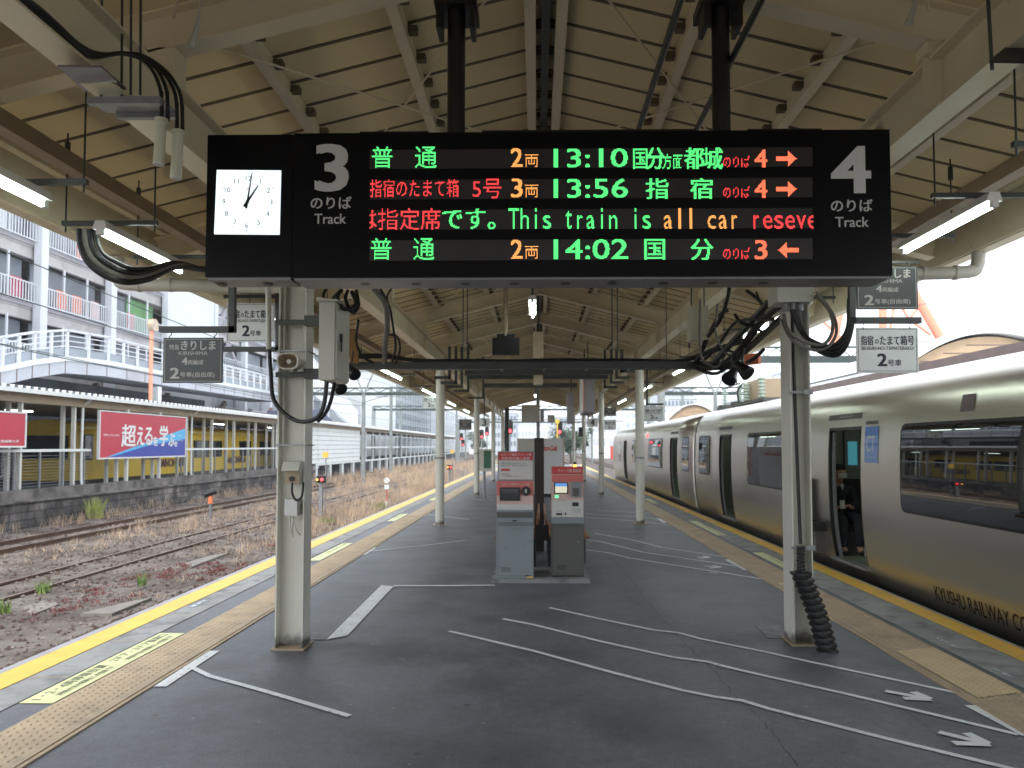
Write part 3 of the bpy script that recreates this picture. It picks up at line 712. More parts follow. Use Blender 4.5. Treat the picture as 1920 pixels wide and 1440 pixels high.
bt('3', 594, 651, 272, 358, 'grey_sign', 'numeral', .045); bt('のりば', 583, 659, 369, 392, 'grey_sign', 'lettering', .02); bt('Track', 590, 649, 401, 420, 'grey_sign', 'lettering', .015)
bt('4', 1562, 1628, 276, 361, 'grey_sign', 'numeral', .045); bt('のりば', 1558, 1635, 374, 397, 'grey_sign', 'lettering', .02); bt('Track', 1566, 1628, 407, 426, 'grey_sign', 'lettering', .015)
# clock inside the board
ck = [at(407, 319, BY), at(527, 320, BY), at(524, 440, BY), at(402, 439, BY)]
g = MB().prism([p-V((0,.004,0)) for p in ck], (0,.008,0)); face = obj('clock_face', g, M['clockface'], bd)
g = MB(); cc = (ck[0]+ck[1]+ck[2]+ck[3])/4; dn = (ck[3]-ck[0]).normalized(); rt = (ck[1]-ck[0]).normalized(); up = -dn
hw = (ck[1]-ck[0]).length/2
yo = V((0,-.006,0))
for k in range(60):
    a = 2*pi*k/60; d = rt*sin(a)+up*cos(a); r1 = hw*.93; r0 = hw*(.87 if k % 5 == 0 else .90)
    g.bar(cc+d*r0+yo, cc+d*r1+yo, .0022 if k % 5 == 0 else .0012, .001, Y_)
obj('minute_marks', g, M['black'], face)
g = MB()
for k in range(1, 13):
    a = 2*pi*k/12; d = rt*sin(a)+up*cos(a); p = cc+d*hw*.74+yo-up*.012
    text(g, str(k), p, rt, up, .026, off=.0, centre=True)
obj('numerals', g, mat('clocknum', (.10, .11, .12), .6), face)
g = MB(); p = cc+up*hw*.34+yo; text(g, 'JR', p, rt, up, .018, .020, off=0, centre=True); obj('emblem', g, M['cokered'], face)
def hand(ang, L, wd, name, back=.03):
    d = rt*sin(ang)+up*cos(ang); s = rt*cos(ang)-up*sin(ang); q = V((0,-.010,0))
    gg = MB().prism([cc-d*back-s*wd+q, cc-d*back+s*wd+q, cc+d*L+s*wd*.35+q, cc+d*L-s*wd*.35+q], (0,.0015,0)); obj(name, gg, M['black'], face)
hand(2*pi*1.02/12+.02, hw*.60, .0075, 'hour_hand'); hand(2*pi*1.2/60, hw*.93, .0055, 'minute_hand', .035)
obj('hub', MB().cyl(cc+V((0,-.013,0)), cc+V((0,-.004,0)), .008, n=12), M['black'], face)
# ================================================================ things fixed to the columns
# horn loudspeaker on the boxed column
def horn():
    c = at(543, 678, 5.85)
    t = thing('horn_loudspeaker', (c.x, 6.0, c.z), 'cream horn loudspeaker on the thick column below the hanging car-number signs', 'loudspeaker')
    g = MB(); prof = [(0, .085, .065), (.015, .088, .068), (.03, .080, .060), (.09, .045, .036), (.16, .028, .028)]
    rings = []
    n = 24
    for d, rx, rz in prof:
        rings.append([(c.x+rx*math.copysign(abs(cos(a))**.7, cos(a)), 5.80+d, c.z+rz*math.copysign(abs(sin(a))**.7, sin(a))) for a in [2*pi*k/n for k in range(n)]])
    for i in range(len(rings)-1): g.add(rings[i]+rings[i+1], [(k, (k+1) % n, n+(k+1) % n, n+k) for k in range(n)], True)
    inner = [[(c.x+(p[0]-c.x)*.86, p[1]+.002, c.z+(p[2]-c.z)*.86) for p in rings[0]], [(c.x+(p[0]-c.x)*.40, 5.90, c.z+(p[2]-c.z)*.40) for p in rings[0]]]
    g.add(rings[0]+inner[0], [(n+k, n+(k+1) % n, (k+1) % n, k) for k in range(n)])
    obj('horn', g, M['box'], t)
    g = MB(); g.add(inner[0]+inner[1], [(k, n+k, n+(k+1) % n, (k+1) % n) for k in range(n)], True); g.add(inner[1], [tuple(range(n))]); obj('throat', g, M['steel_dark'], t)
    obj('phase_plug', MB().cyl((c.x, 5.83, c.z), (c.x, 5.89, c.z), .018, .024, n=12), M['box'], t)
    obj('driver', MB().cyl((c.x, 5.95, c.z), (c.x, 6.05, c.z), .045, n=14), M['box'], t)
    obj('bracket', MB().bar((c.x-.06, 5.99, c.z-.07), (c.x+.16, 5.99, c.z-.07), .025, .006).bar((c.x, 5.99, c.z-.07), (c.x, 5.99, c.z-.03), .03, .02), M['darksteel'], t)
horn()
# big grey cabinet on the column
a = at(597, 712, 5.6); b = at(628, 566, 5.6)
t = thing('electrical_cabinet', (a.x, 5.6, a.z), 'tall grey steel cabinet strapped to the thick column above looping black cables', 'cabinet')
obj('body', MB().box((a.x, 5.6, a.z), (b.x, 6.0, b.z)).prism([(a.x-.01, 5.57, b.z+.001), (b.x+.03, 5.57, b.z+.001), (b.x+.03, 5.57, b.z+.012), (a.x-.01, 5.57, b.z+.03)], (0,.46,0)), M['box'], t)
obj('door', MB().box((b.x+.0005, 5.612, a.z+.012), (b.x+.014, 5.99, b.z-.012)), M['box'], t)
obj('handle', MB().box((b.x+.0145, 5.70, a.z+.30), (b.x+.03, 5.73, a.z+.36)).box((b.x+.022, 5.69, a.z+.22), (b.x+.032, 5.71, a.z+.35)), M['darksteel'], t)
obj('strap', MB().box((-2.10, 6.03, a.z+.06), (a.x+.02, 6.05, a.z+.10)).box((-1.85, 5.95, a.z+.04), (a.x, 6.04, a.z+.12)), M['darksteel'], t)
obj('strap', MB().box((-2.10, 6.03, b.z-.10), (a.x+.02, 6.05, b.z-.06)).box((-1.85, 5.95, b.z-.12), (a.x, 6.04, b.z-.04)), M['darksteel'], t)
# conduits and boxes on the column web
p = at(548, 560, 6.1)
solo('conduit', MB().tube([(-1.89, 6.10, 3.2), (-1.89, 6.10, 1.58), (-1.89,6.10,1.45)], .012, n=8, sub=1), M['box'], 'thin cream conduit running down the web of the thick column', 'conduit')
solo('conduit', MB().tube([(-2.055, 6.10, 3.2), (-2.055, 6.10, 1.62)], .012, n=8, sub=1), M['box'], 'thin dark-edged conduit along the far flange of the thick column', 'conduit')
a = at(527, 909, 5.93); b = at(560, 866, 5.93)
t = thing('intercom_box', ((a.x+b.x)/2, 6.1, a.z), 'cream hooded intercom box on the thick column at chest height', 'intercom')
g = MB(); x0, x1, z0, z1 = a.x, b.x, a.z, b.z
g.box((x0+.01, 5.99, z0), (x1-.01, 6.15, z1-.05))
g.prism([(x0, 5.92, z1-.07), (x0, 5.97, z1), (x0, 6.15, z1), (x0, 6.15, z1-.07)], (x1-x0, 0, 0)); obj('hood', g, M['box'], t)
obj('lens', MB().cyl(((x0+x1)/2, 5.975, z0+.045), ((x0+x1)/2, 5.99, z0+.045), .022, n=14), M['black'], t)
obj('side_plate', MB().box((x0+.012, 5.985, z0+.005), (x1-.012, 5.9895, z1-.075)), M['steel_dark'], t)
a = at(533, 967, 6.0); b = at(557, 936, 6.0)
t = thing('junction_box', (a.x, 6.0, a.z), 'small white junction box under the intercom with two wires hanging below', 'box')
obj('body', MB().box((a.x, 6.0, a.z), (b.x, 6.15, b.z)), M['machlight'], t)
obj('wire', MB().tube([(a.x+.03, 6.05, a.z), (a.x+.035, 6.04, a.z-.1), (a.x+.06, 6.04, a.z-.17), (a.x+.05, 6.05, a.z-.12), (a.x+.045, 6.1, a.z-.02)], .006, n=6), M['box'], t)
obj('wire', MB().tube([(a.x+.05, 6.05, a.z), (a.x+.08, 6.06, a.z-.12), (a.x+.10, 6.10, a.z-.16)], .006, n=6), M['box'], t)
def cable(pts, r, label, m='rubber', name='cable', n=8, grp=None, sub=6):
    P = [at(*p) for p in pts]; return solo(name, MB().tube(P, r, n=n, sub=sub), M[m], label, 'cable', P[0], grp)
cable([(548,905,5.95),(548,925,5.93),(556,938,5.93),(566,930,5.93),(569,905,5.98)], .009, 'thin black wire looping from the intercom to the small junction box')
cable([(503,540,6.0),(505,650,6.0),(508,700,5.98),(512,745,5.95),(530,772,5.9),(560,790,5.85),(592,785,5.8),(607,760,5.8),(613,712,5.8)], .017, 'thick black cable looping in front of the thick column up to the grey cabinet')
cable([(596,790,6.1),(612,772,6.05),(622,745,5.95),(628,712,5.85)], .015, 'shorter black cable curving behind the column into the cabinet')
solo('conduit', MB().tube([at(503,535,6.0), at(504,655,6.0)], .022, n=10, sub=1), M['box'], 'vertical cream conduit feeding the looping black cable', 'conduit')
# thin straps round columns
for (z, lab) in ((1.62, 'thin steel strap round the thick column above the intercom'), (2.38, 'thin steel strap round the thick column beside the horn')):
    g = MB(); g.box((-2.10, 6.045, z), (-1.85, 6.055, z+.012)).box((-1.862, 6.05, z), (-1.852, 6.27, z+.012)); solo('strap', g, M['galv'], lab, 'strap')
# hose column
solo('cable', MB().tube([(2.118, 6.30, 3.25), (2.125, 6.28, 2.2), (2.14, 6.27, 1.4), (2.15, 6.26, .82)], .014, n=8, sub=3), M['rubber'], 'black cable running down the column into the ribbed hose', 'cable')
def hose(p, q, r, pitch, name, par, bend=0):
    p, q = V(p), V(q); n = 18; L = (q-p).length; k = int(L/pitch*6); rings = []
    for i in range(k+1):
        t = i/k; c = p.lerp(q, t)+V((bend*sin(pi*t)*.5 + bend*t*t, -abs(bend)*.3*t*t, 0)); rr = r*(1 if (i % 6) in (0, 1, 2) else .80) if (i % 6) != 5 else r*.9
        rings.append([c+V((rr*cos(2*pi*a/n), rr*sin(2*pi*a/n), 0)) for a in range(n)])
    g = MB()
    for i in range(k): g.add(rings[i]+rings[i+1], [(a, (a+1) % n, n+(a+1) % n, n+a) for a in range(n)], True)
    g.add(rings[0], [tuple(range(n))]); return obj(name, g, M['rubber'], par)
t = thing('ribbed_hose', (2.30, 6.05, 0), 'fat ribbed black hose bending from the column down into the asphalt', 'hose')
hose((2.125, 6.20, .60), (2.22, 6.12, 0), .085, .05, 'wide_hose', t, bend=.075)
hose((2.145, 6.235, .80), (2.14, 6.23, .55), .034, .028, 'narrow_hose', t)
for z in (2.05, .78):
    g = MB().box((2.075, 6.245, z), (2.26, 6.257, z+.02)).box((2.19, 6.235, z-.008), (2.262, 6.245, z+.03)); solo('strap', g, M['galv'], 'bright steel strap round the hose column at %s' % ('head height' if z > 1 else 'knee height'), 'strap')
# box on top of hose column with conduit stubs
a = at(1458, 566, 6.05); b = at(1525, 539, 6.05)
t = thing('junction_box', (a.x, 6.05, a.z), 'wide grey junction box at the top of the hose column, touching the board', 'box')
obj('body', MB().box((a.x, 6.05, a.z), (b.x, 6.3, b.z+.03)), M['box'], t)
for k in range(3):
    x = at(1473+k*14, 575, 6.12).x; obj('conduit_stub', MB().cyl((x, 6.13, a.z), (x, 6.13, a.z-.06), .024, n=12), M['galv'], t)
# looping cables over the train side
LG = 'cables looping from the junction box at the hose column'
cable([(1530,552,6.0),(1556,585,6.0),(1561,620,5.98),(1545,645,5.96),(1515,643,5.95),(1480,622,5.95),(1470,590,6.1)], .014, 'grey inner cable ring beside the hose column', 'cable_grey', grp=LG)
cable([(1532,548,6.05),(1562,590,6.0),(1568,625,5.98),(1550,652,5.96),(1520,655,5.95),(1484,636,5.95),(1466,600,6.1)], .013, 'grey outer cable ring beside the hose column', 'cable_grey', grp=LG)
for k, (dx, dy, s) in enumerate(((0,0,'widest'),(-6,-6,'second widest'),(-13,-12,'middle'),(-20,-18,'innermost'))):
    cable([(1492-k*3,580,6.1),(1506+dx*.3,620,6.1),(1530+dx*.5,655+dy,6.05),(1565+dx*.6,667+dy,6.0),(1586+dx*.5,650+dy*.7,6.0),(1598+dx*.4,610,6.0),(1600+dx*.4,560,6.0),(1604,535,6.1)], .017-.002*(k>1), 'black cable loop beside the hanging signs, %s of its bundle' % s, grp=LG)
# coil of black cable above the open tracks
CG = 'coil of black cables under the lamp over the open tracks'
for k, s in enumerate(('outermost', 'second', 'third', 'innermost')):
    o = k*9
    cable([(150+o*1.1,430,5.0),(152+o*1.2,460,5.0),(165+o*1.2,490-o*.4,5.0),(195+o,515-o*.8,5.02),(235+o*.4,528-o*.9,5.05),(280,522-o*.7,5.2),(330,500-o*.3,5.5),(385,505,5.9),(430,500+k*3,6.1)], .024-.003*k, 'thick black cable sagging below the lamp over the open tracks, %s of its coil' % s, grp=CG, m='rubber' if k != 1 else 'cable_grey')
# cross tray
t = thing('cable_tray', (-2, 8.0, 2.45), 'dark steel cable tray crossing the platform behind the ticket machine columns', 'cable tray')
a = at(652, 692, 8.0); b = at(1395, 672, 8.0)
obj('tray', MB().box((a.x, 8.0, a.z), (b.x, 8.14, a.z+.075)), M['darksteel'], t)
for k, (r, dz) in enumerate(((.02, .085), (.016, .10), (.022, .09))):
    P = []
    for i in range(14):
        P.append((a.x+.1+(b.x-a.x-.1)*i/13, 8.04+.03*k+random.uniform(-.01,.01), a.z+dz+random.uniform(-.006,.012)+(.05 if i < 2 else 0)+(.10*max(0, i-11))))
    obj('cable', MB().tube(P, r, n=7, sub=3), M['rubber'], t)
for px in (868, 876, 1148, 1158, 1250):
    x = at(px, 600, 8.05).x; obj('hanger_rod', MB().cyl((x, 8.07, a.z), (x, 8.07, RB(x)+.1), .006, n=5), M['darksteel'], t)
for px in (700, 782, 860, 940, 1020, 1100, 1180, 1260):
    x = at(px, 690, 8.0).x; obj('clip', MB().box((x-.012, 7.99, a.z-.012), (x+.012, 8.15, a.z-.001)), M['galv'], t)
# cables gathered at the train end of the tray
TG = 'tangled cables between the tray and the hose column'
tang = [[(1300,682,8.0),(1340,690,7.8),(1380,660,7.4),(1410,620,7.0),(1440,590,6.6),(1462,575,6.3)],
        [(1290,684,8.0),(1345,700,7.8),(1395,650,7.4),(1430,605,6.9),(1458,580,6.4)],
        [(1310,678,8.0),(1322,640,7.8),(1350,600,7.4),(1364,560,7.2),(1368,535,7.2)],
        [(1316,680,8.0),(1345,650,7.7),(1375,608,7.3),(1400,600,7.0),(1450,598,6.5)],
        [(1313,560,7.6),(1312,640,7.6),(1318,675,7.7),(1345,688,7.7),(1362,660,7.6)],
        [(1400,545,7.0),(1425,565,6.9),(1432,590,6.9),(1415,610,6.9),(1390,605,6.9),(1378,590,7.0)],
        [(1346,570,7.5),(1342,620,7.5),(1352,650,7.5),(1375,668,7.5),(1404,640,7.4)],
        [(1303,680,8.0),(1318,655,7.9),(1333,620,7.7),(1350,590,7.6),(1364,582,7.5)],
        [(1432,655,7.0),(1414,672,7.2),(1390,684,7.5),(1360,690,7.8),(1320,692,8.0)],
        [(1418,548,6.9),(1430,572,6.7),(1448,560,6.4),(1458,556,6.3)]]
for k, P in enumerate(tang): cable(P, (.022, .018, .02, .015, .012, .016, .012, .02, .018, .01)[k], ['lowest black cable sweeping up from the tray to the hose column', 'thick black cable sagging under the tangle', 'black cable climbing steeply behind the cream box', 'dark cable in the middle of the tangle by the hose column', 'thin grey cable dropping from the cream box to the tray', 'dark cable ring beside the junction box of the hose column', 'thin grey cable looping through the tangle', 'black cable rising beside the cream box', 'black cable along the bottom of the diagonal ladder', 'short thin cable entering the junction box'][k], 'cable_grey' if k in (4, 6) else 'rubber', grp=TG)
t = thing('cable_ladder', at(1380, 640, 7.2), 'dark diagonal cable ladder between the tray and the hose column', 'cable ladder')
for d in (0, 1):
    obj('side_rail', MB().bar(at(1330+d*34, 690, 7.9), at(1442+d*30, 566+d*24, 6.6), .05, .035), M['darksteel'], t)
for k in range(5):
    obj('rung', MB().bar(at(1340+k*22, 680-k*23, 7.8-k*.25), at(1372+k*21, 684-k*20, 7.8-k*.25), .03, .02), M['darksteel'], t)
solo('end_plate', MB().bar(at(1398,675,7.4), at(1424,672,7.3), .06, .10), M['orange'], 'orange-red end plate under the diagonal cable ladder', 'plate')
# cream box behind the tangle
a = at(1297, 636, 7.7); b = at(1328, 573, 7.7)
t = thing('electrical_cabinet', (a.x, 7.7, a.z), 'cream rounded box hanging beside the cable tangle on the train side', 'cabinet')
obj('body', MB().box((a.x, 7.7, a.z), (b.x, 7.95, b.z)), M['cylinder'], t)
obj('hanger_rod', MB().cyl((a.x+.02, 7.8, b.z), (a.x+.02, 7.8, RB(a.x)), .008, n=5).cyl((b.x-.02, 7.8, b.z), (b.x-.02, 7.8, RB(b.x)), .008, n=5), M['darksteel'], t)
# black lamps / horn speakers pairs
def bell(px, py, Y, label, sx=1, r=.075):
    c = at(px, py, Y); t = thing('bell_loudspeaker', c, label, 'loudspeaker', 'round black loudspeakers beside the columns')
    d = V((sx*.5, -.5, -.6)).normalized()
    obj('bell', MB().cyl(c-d*.07, c+d*.05, r*.55, r, n=18).cyl(c+d*.05, c+d*.062, r, r*.9, n=18).cyl(c-d*.12, c-d*.07, r*.4, r*.55, n=14), M['black'], t)
    obj('stem', MB().cyl(c-d*.05, (c.x, c.y, c.z+.22), .009, n=6), M['black'], t)
bell(1370, 706, 7.3, 'round black loudspeaker hanging lower of the two beside the train roof', -1)
bell(1396, 695, 7.2, 'round black loudspeaker hanging higher of the two beside the train roof', 1)
bell(662, 698, 7.6, 'round black loudspeaker beside the end of the cable tray', 1, .065)
bell(636, 724, 6.9, 'round black loudspeaker below the grey cabinet', 1, .06)
# loose cables near the grey cabinet
KG = 'cables hanging between the girder and the cross tray'
for k, (P, r, m) in enumerate((([(700,540,7.4),(722,570,7.5),(726,610,7.7),(722,650,7.9),(721,682,8.0)], .028, 'cable_grey'), ([(712,540,7.5),(730,575,7.6),(738,620,7.8),(742,650,7.9),(735,680,8.0)], .012, 'rubber'), ([(730,628,7.8),(745,632,7.8),(750,655,7.9),(742,682,8.0)], .010, 'rubber'), ([(672,600,7.5),(668,640,7.7),(680,668,7.9),(700,680,8.0)], .014, 'rubber'), ([(735,540,7.5),(726,555,7.5),(728,575,7.6)], .010, 'rubber'))):
    cable(P, r, ['fat grey cable dropping from the girder to the cross tray', 'thin black cable beside the fat grey cable', 'small black cable loop above the cross tray', 'black cable beside the rusty bracket', 'short black cable below the board near the girder'][k], m, grp=KG)
cable([(640,545,5.8),(632,556,5.7),(640,575,5.7),(655,580,5.75),(668,570,5.8),(660,548,5.9)], .018, 'black cable coil on top of the grey cabinet', grp=KG)
cable([(652,545,5.8),(648,562,5.75),(660,586,5.75),(672,574,5.8),(668,545,5.9)], .014, 'second black cable coil on top of the grey cabinet', grp=KG)
cable([(612,540,5.8),(606,556,5.75),(618,566,5.75),(630,552,5.8)], .012, 'small wire bundle in front of the column top', grp=KG)
g = MB().bar(at(658,618,7.7), at(665,680,7.9), .09, .03); solo('rusty_bracket', g, mat('rustorange', (.26,.13,.04), .7, var=.3), 'rusty orange bracket standing on the end of the cross tray', 'bracket')
# top corner tray with two tubes
t = thing('cable_terminal_tray', at(230, 190, 3.4), 'grey slotted tray hanging beside the clock with two pale terminal tubes below', 'terminal tray')
a = at(162, 194, 3.35); b = at(300, 180, 3.35)
obj('tray', MB().box((a.x, 3.35, a.z), (b.x, 3.38, b.z)).box((a.x, 3.38, a.z+.025), (b.x, 3.5, a.z+.03)).box((a.x+.05, 3.5, a.z), (b.x, 3.53, b.z)), M['galv'], t)
for (x0, y0, x1, y1, Y) in ((290,228,311,306,3.4), (322,250,343,332,3.45)):
    c0 = at((x0+x1)/2+2, y0, Y); c1 = at((x0+x1)/2-3, y1, Y); cy = obj('terminal_tube', MB().cyl(c0, c1, .024, n=16).cyl(c0+V((0,0,.0)), c0+V((0,0,.012)), .029, n=16), M['cylinder'], t)
    obj('end_cap', MB().cyl(c1, c1-V((0,0,.008)), .025, n=16), M['machlight'], cy)
for px, py in ((190,182),(228,180),(245,178),(263,178)):
    p = at(px, py, 3.42); obj('hanger_rod', MB().cyl(p, (p.x-.01, p.y, RB(p.x)+.05), .006, n=5), M['darksteel'], t)
for k, P in enumerate(([(12,-10,2.66),(60,18,2.80),(95,50,2.93),(140,92,3.08),(175,108,3.2),(230,101,3.35),(275,118,3.4),(300,165,3.4),(303,215,3.4)], [(18,-12,2.66),(64,16,2.80),(98,46,2.93),(142,89,3.08),(180,104,3.22),(240,100,3.37),(290,125,3.42),(312,170,3.42),(314,215,3.42)],
                       [(22,-14,2.66),(67,14,2.80),(101,44,2.93),(145,86,3.10),(185,102,3.24),(250,101,3.39),(300,130,3.45),(328,175,3.45),(332,235,3.45)], [(26,-16,2.66),(70,12,2.80),(104,42,2.93),(150,84,3.12),(190,101,3.26),(260,102,3.41),(310,132,3.47),(338,178,3.47),(342,240,3.47)])):
    obj('cable', MB().tube([at(*p) for p in P], .0085, n=7, sub=6), M['rubber'], t)
    e = at(*P[-1]); obj('cable_boot', MB().cyl(e-V((0,0,.03)), e+V((0,0,.11)), .011, .006, n=8), M['rubber'], t)
g = MB().prism([at(108,126,3.0), at(190,127,3.0), at(237,168,3.5), at(160,172,3.5)], (0,0,.01)); t = solo('hanging_plate', g, M['mauve'], 'dull purple steel plate bolted under the beam above the terminal tray', 'plate')
g = MB().prism([at(1855,118,3.2), at(1925,60,3.5), at(1990,60,3.5), at(1990,121,3.2)], (0,0,.012)); t = thing('hanging_plate', at(1880,115,3.2), 'black steel plate hung from two rods at the upper train-side corner', 'plate'); obj('plate', g, M['black'], t)
for q in ((1860,118,3.22), (1902,80,3.4)):
    p = at(*q); obj('hanger_rod', MB().cyl((p.x,p.y,p.z-.03), (p.x-.02, p.y, RB(p.x)+.1), .008, n=6), M['darksteel'], t)
# dark pipes running under the ridge
for k, (x, lab) in enumerate(((.66, 'dark conduit running lengthwise under the roof beside the centre post'), (1.03, 'dark conduit running lengthwise close to the post above numeral 4'))):
    g = MB().cyl((x, 1.5, 3.66), (x-.02, 9.2, 3.62), .018, n=8)
    for y in (3.0, 6.0, 9.0): g.cyl((x, y, 3.64), (x, y, RB(x)), .006, n=5)
    solo('conduit', g, M['black'], lab, 'conduit')
# drooping lamp sockets near the top
for (px, py, Y, lab) in ((365,70,3.6,'limp plastic-wrapped lamp socket hanging at the upper clock-side corner'), (1712,25,3.6,'limp plastic-wrapped lamp socket hanging above the train side')):
    p = at(px, py, Y); t = thing('wrapped_socket', p, lab, 'lamp socket'); obj('wrap', MB().tube([p+V((.02,0,.12)), p+V((.01,0,.05)), p+V((-.01,0,-.02)), p+V((-.02,0,-.05))], lambda u: .006+.016*u, n=8), M['box'], t)
    obj('cord', MB().cyl(p+V((.02,0,.1)), (p.x+.04, p.y, RB(p.x)+.2), .003, n=4), M['box'], t)

# ================================================================ hanging car-number signs
def board(name, x0, y0, x1, y1, Y, kind, label, tilt=0):
    a = at(x0, y1, Y); b = at(x1, y0, Y); t = thing(name, ((a.x+b.x)/2, Y, a.z), label, 'sign', 'car-number signs hanging from the canopy')
    w, h = b.x-a.x, b.z-a.z; dk = kind == 'dark'
    obj('board', MB().box((a.x, Y, a.z), (b.x, Y+.012, b.z)), M['signdark' if dk else 'signwhite'], t)
    g = MB(); m = .025*w
    for q in (((a.x+m, a.z+m), (b.x-m, a.z+m+.003)), ((a.x+m, b.z-m-.003), (b.x-m, b.z-m)), ((a.x+m, a.z+m), (a.x+m+.003, b.z-m)), ((b.x-m-.003, a.z+m), (b.x-m, b.z-m))): g.box((q[0][0], Y-.0012, q[0][1]), (q[1][0], Y-.0002, q[1][1]))
    obj('border', g, M['grey_sign' if dk else 'ink'], t)
    g = MB()
    def tx(s, fx0, fx1, fy0, fy1, bo=.0, ww=True):
        text(g, s, (a.x+w*fx0, Y, a.z+h*(1-fy1)), X_, Z_, h*(fy1-fy0), w*(fx1-fx0), off=.0015, bold=bo)
    if kind == 'dark':
        tx('特急', .10, .27, .15, .27, .01); tx('きりしま', .30, .88, .07, .27, .03); tx('KIRISHIMA', .26, .75, .305, .385, .0)
        tx('4', .32, .41, .44, .60, .04); tx('両編成', .42, .68, .49, .60, .015); tx('2', .13, .27, .67, .90, .05); tx('号車(自由席)', .29, .87, .76, .89, .015)
    else:
        tx('指宿', .07, .27, .18, .39, .02); tx('の', .30, .36, .26, .36, .02); tx('たまて箱号', .38, .93, .18, .39, .02); tx('IBUSUKI-NO-TAMATEBAKO', .08, .92, .42, .495, .01)
        tx('2', .34, .48, .58, .85, .05); tx('号車', .50, .72, .71, .85, .02)
    obj('lettering', g, M['grey_sign' if dk else 'ink'], t)
    for fx in (.12, .88):
        x = a.x+w*fx; gg = MB().tube([(x, Y+.006, b.z-.02), (x-.008, Y-.006, b.z+.004), (x, Y+.006, b.z+.022), (x+.006, Y+.01, b.z+.05)], .0035, n=5); obj('hook', gg, M['darksteel'], t)
    return t
board('hanging_sign', 305, 633, 418, 718, 5.6, 'dark', 'dark grey sign for car 2 of the Kirishima, hanging beside the thick column')
board('hanging_sign', 424, 568, 515, 641, 7.0, 'white', 'white sign for car 2 of the Tamatebako, hanging by the clock-side column')
board('hanging_sign', 1607, 499, 1720, 580, 5.7, 'dark', 'dark grey car 2 sign half hidden behind the board end above the train')
board('hanging_sign', 1607, 614, 1721, 699, 5.65, 'white', 'white sign for car 2 of the Tamatebako, hanging over the train roof')
board('hanging_sign', 793, 742, 822, 766, 21.0, 'white', 'small pale car 2 sign beside the second round column, open track side')
board('hanging_sign', 861, 787, 884, 806, 24.0, 'dark', 'small dark sign behind the third column on the open track side')
board('hanging_sign', 1208, 762, 1243, 790, 18.0, 'white', 'white car 2 sign beyond the second column on the train side')
board('hanging_sign', 1133, 764, 1155, 780, 27.0, 'dark', 'small dark sign above the white car 1 sign, far on the train side')
board('hanging_sign', 1133, 787, 1155, 806, 27.0, 'white', 'small white sign under the small dark one, far on the train side')
def bracket(pts, Y, label, w=.045):
    P = [at(x, y, Y) for x, y in pts]; g = MB()
    for i in range(len(P)-1):
        d = (P[i+1]-P[i]).normalized(); g.bar(P[i]-d*(w/2 if i else 0), P[i+1]+d*w/2, w, w, Y_)
    return solo('sign_bracket', g, M['darksteel'], label, 'bracket', P[0], 'steel brackets that carry hanging signs')
def top(px, py, Y):  # pixel row where a vertical through (px,py) meets the roof frame, kept simple
    return (px, py)
bracket([(436,500),(436,618),(306,618)], 5.62, 'dark angle bracket carrying the dark Kirishima sign')
bracket([(522,500),(522,655),(422,655)], 7.02, 'dark angle bracket below the white sign by the thick column')
bracket([(420,556),(522,556)], 6.98, 'short dark bracket bar above the white sign by the thick column', .03)
bracket([(1597,470),(1597,601),(1720,601)], 5.7, 'dark angle bracket carrying the white sign over the train roof')
bracket([(1604,492),(1722,492)], 5.75, 'bracket bar above the half-hidden dark sign', .02)
for k, (x0, x1, y1_, Y) in enumerate(((843,835,708,13), (855,848,718,14.5), (866,858,725,16), (878,868,733,17.6), (906,890,746,20.5))):
    bracket([(x0, 650), (x0, y1_), (x0-26, y1_)], Y, 'dark bracket on the open track side, %s in its row' % ORD[k], .05)
for k, (x0, y1_, Y) in enumerate(((1166,696,13), (1156,708,14.6), (1146,717,16), (1134,726,18))):
    bracket([(x0, 655), (x0, y1_), (x0+22, y1_)], Y, 'dark bracket on the train side, %s in its row' % ORD[k], .05)
bracket([(1213,690),(1213,758),(1242,758)], 18.0, 'slim bracket carrying the white sign past the train-side columns')
# horizontal beams under the canopy further along
for k, (ya, Y, xa, xb) in enumerate(((697, 13.5, 872, 1150), (706, 15.2, 880, 1140), (723, 19.5, 906, 1082))):
    a = at(xa, ya, Y); b = at(xb, ya, Y); solo('cross_beam', MB().box((a.x, Y, a.z-.05), (b.x, Y+.1, a.z+.06)), M['darksteel'], 'dark horizontal cross beam under the canopy, %s behind the cable tray' % ORD[k], 'beam', a, 'dark cross beams under the canopy')
# monitor hanging from a pole
t = thing('hanging_monitor', at(948, 645, 11.0), 'black monitor seen from behind, hanging on a pole under the roof', 'monitor')
g = MB(); pbox(g, 923, 633, 974, 665, 11.0, .09); obj('housing', g, M['black'], t)
g = MB(); pbox(g, 932, 626, 965, 633, 11.02, .07); obj('mount', g, M['black'], t)
p = at(948, 630, 11.05); obj('pole', MB().cyl(p, (p.x, p.y, RB(p.x)+.2), .035, n=10), M['steel_dark'], t)
t = thing('hanging_cabinet', at(1009, 650, 13.0), 'plain grey box hanging under the ridge below the lit lamp', 'cabinet')
g = MB(); pbox(g, 999, 622, 1019, 671, 13.0, .3); obj('body', g, M['steel'], t)
p = at(1009, 620, 13.1); obj('rod', MB().cyl(p, (p.x, p.y, RB(p.x)+.2), .012, n=6), M['darksteel'], t)
t = thing('hanging_cabinet', at(1009, 710, 14.0), 'small mauve-grey box hanging under the cross beams on the centre line', 'cabinet')
g = MB(); pbox(g, 1000, 692, 1018, 721, 14.0, .2); obj('body', g, M['steel'], t)
p = at(1009, 690, 14.1); obj('rod', MB().cyl(p, (p.x, p.y, RB(p.x)+.2), .012, n=6), M['darksteel'], t)
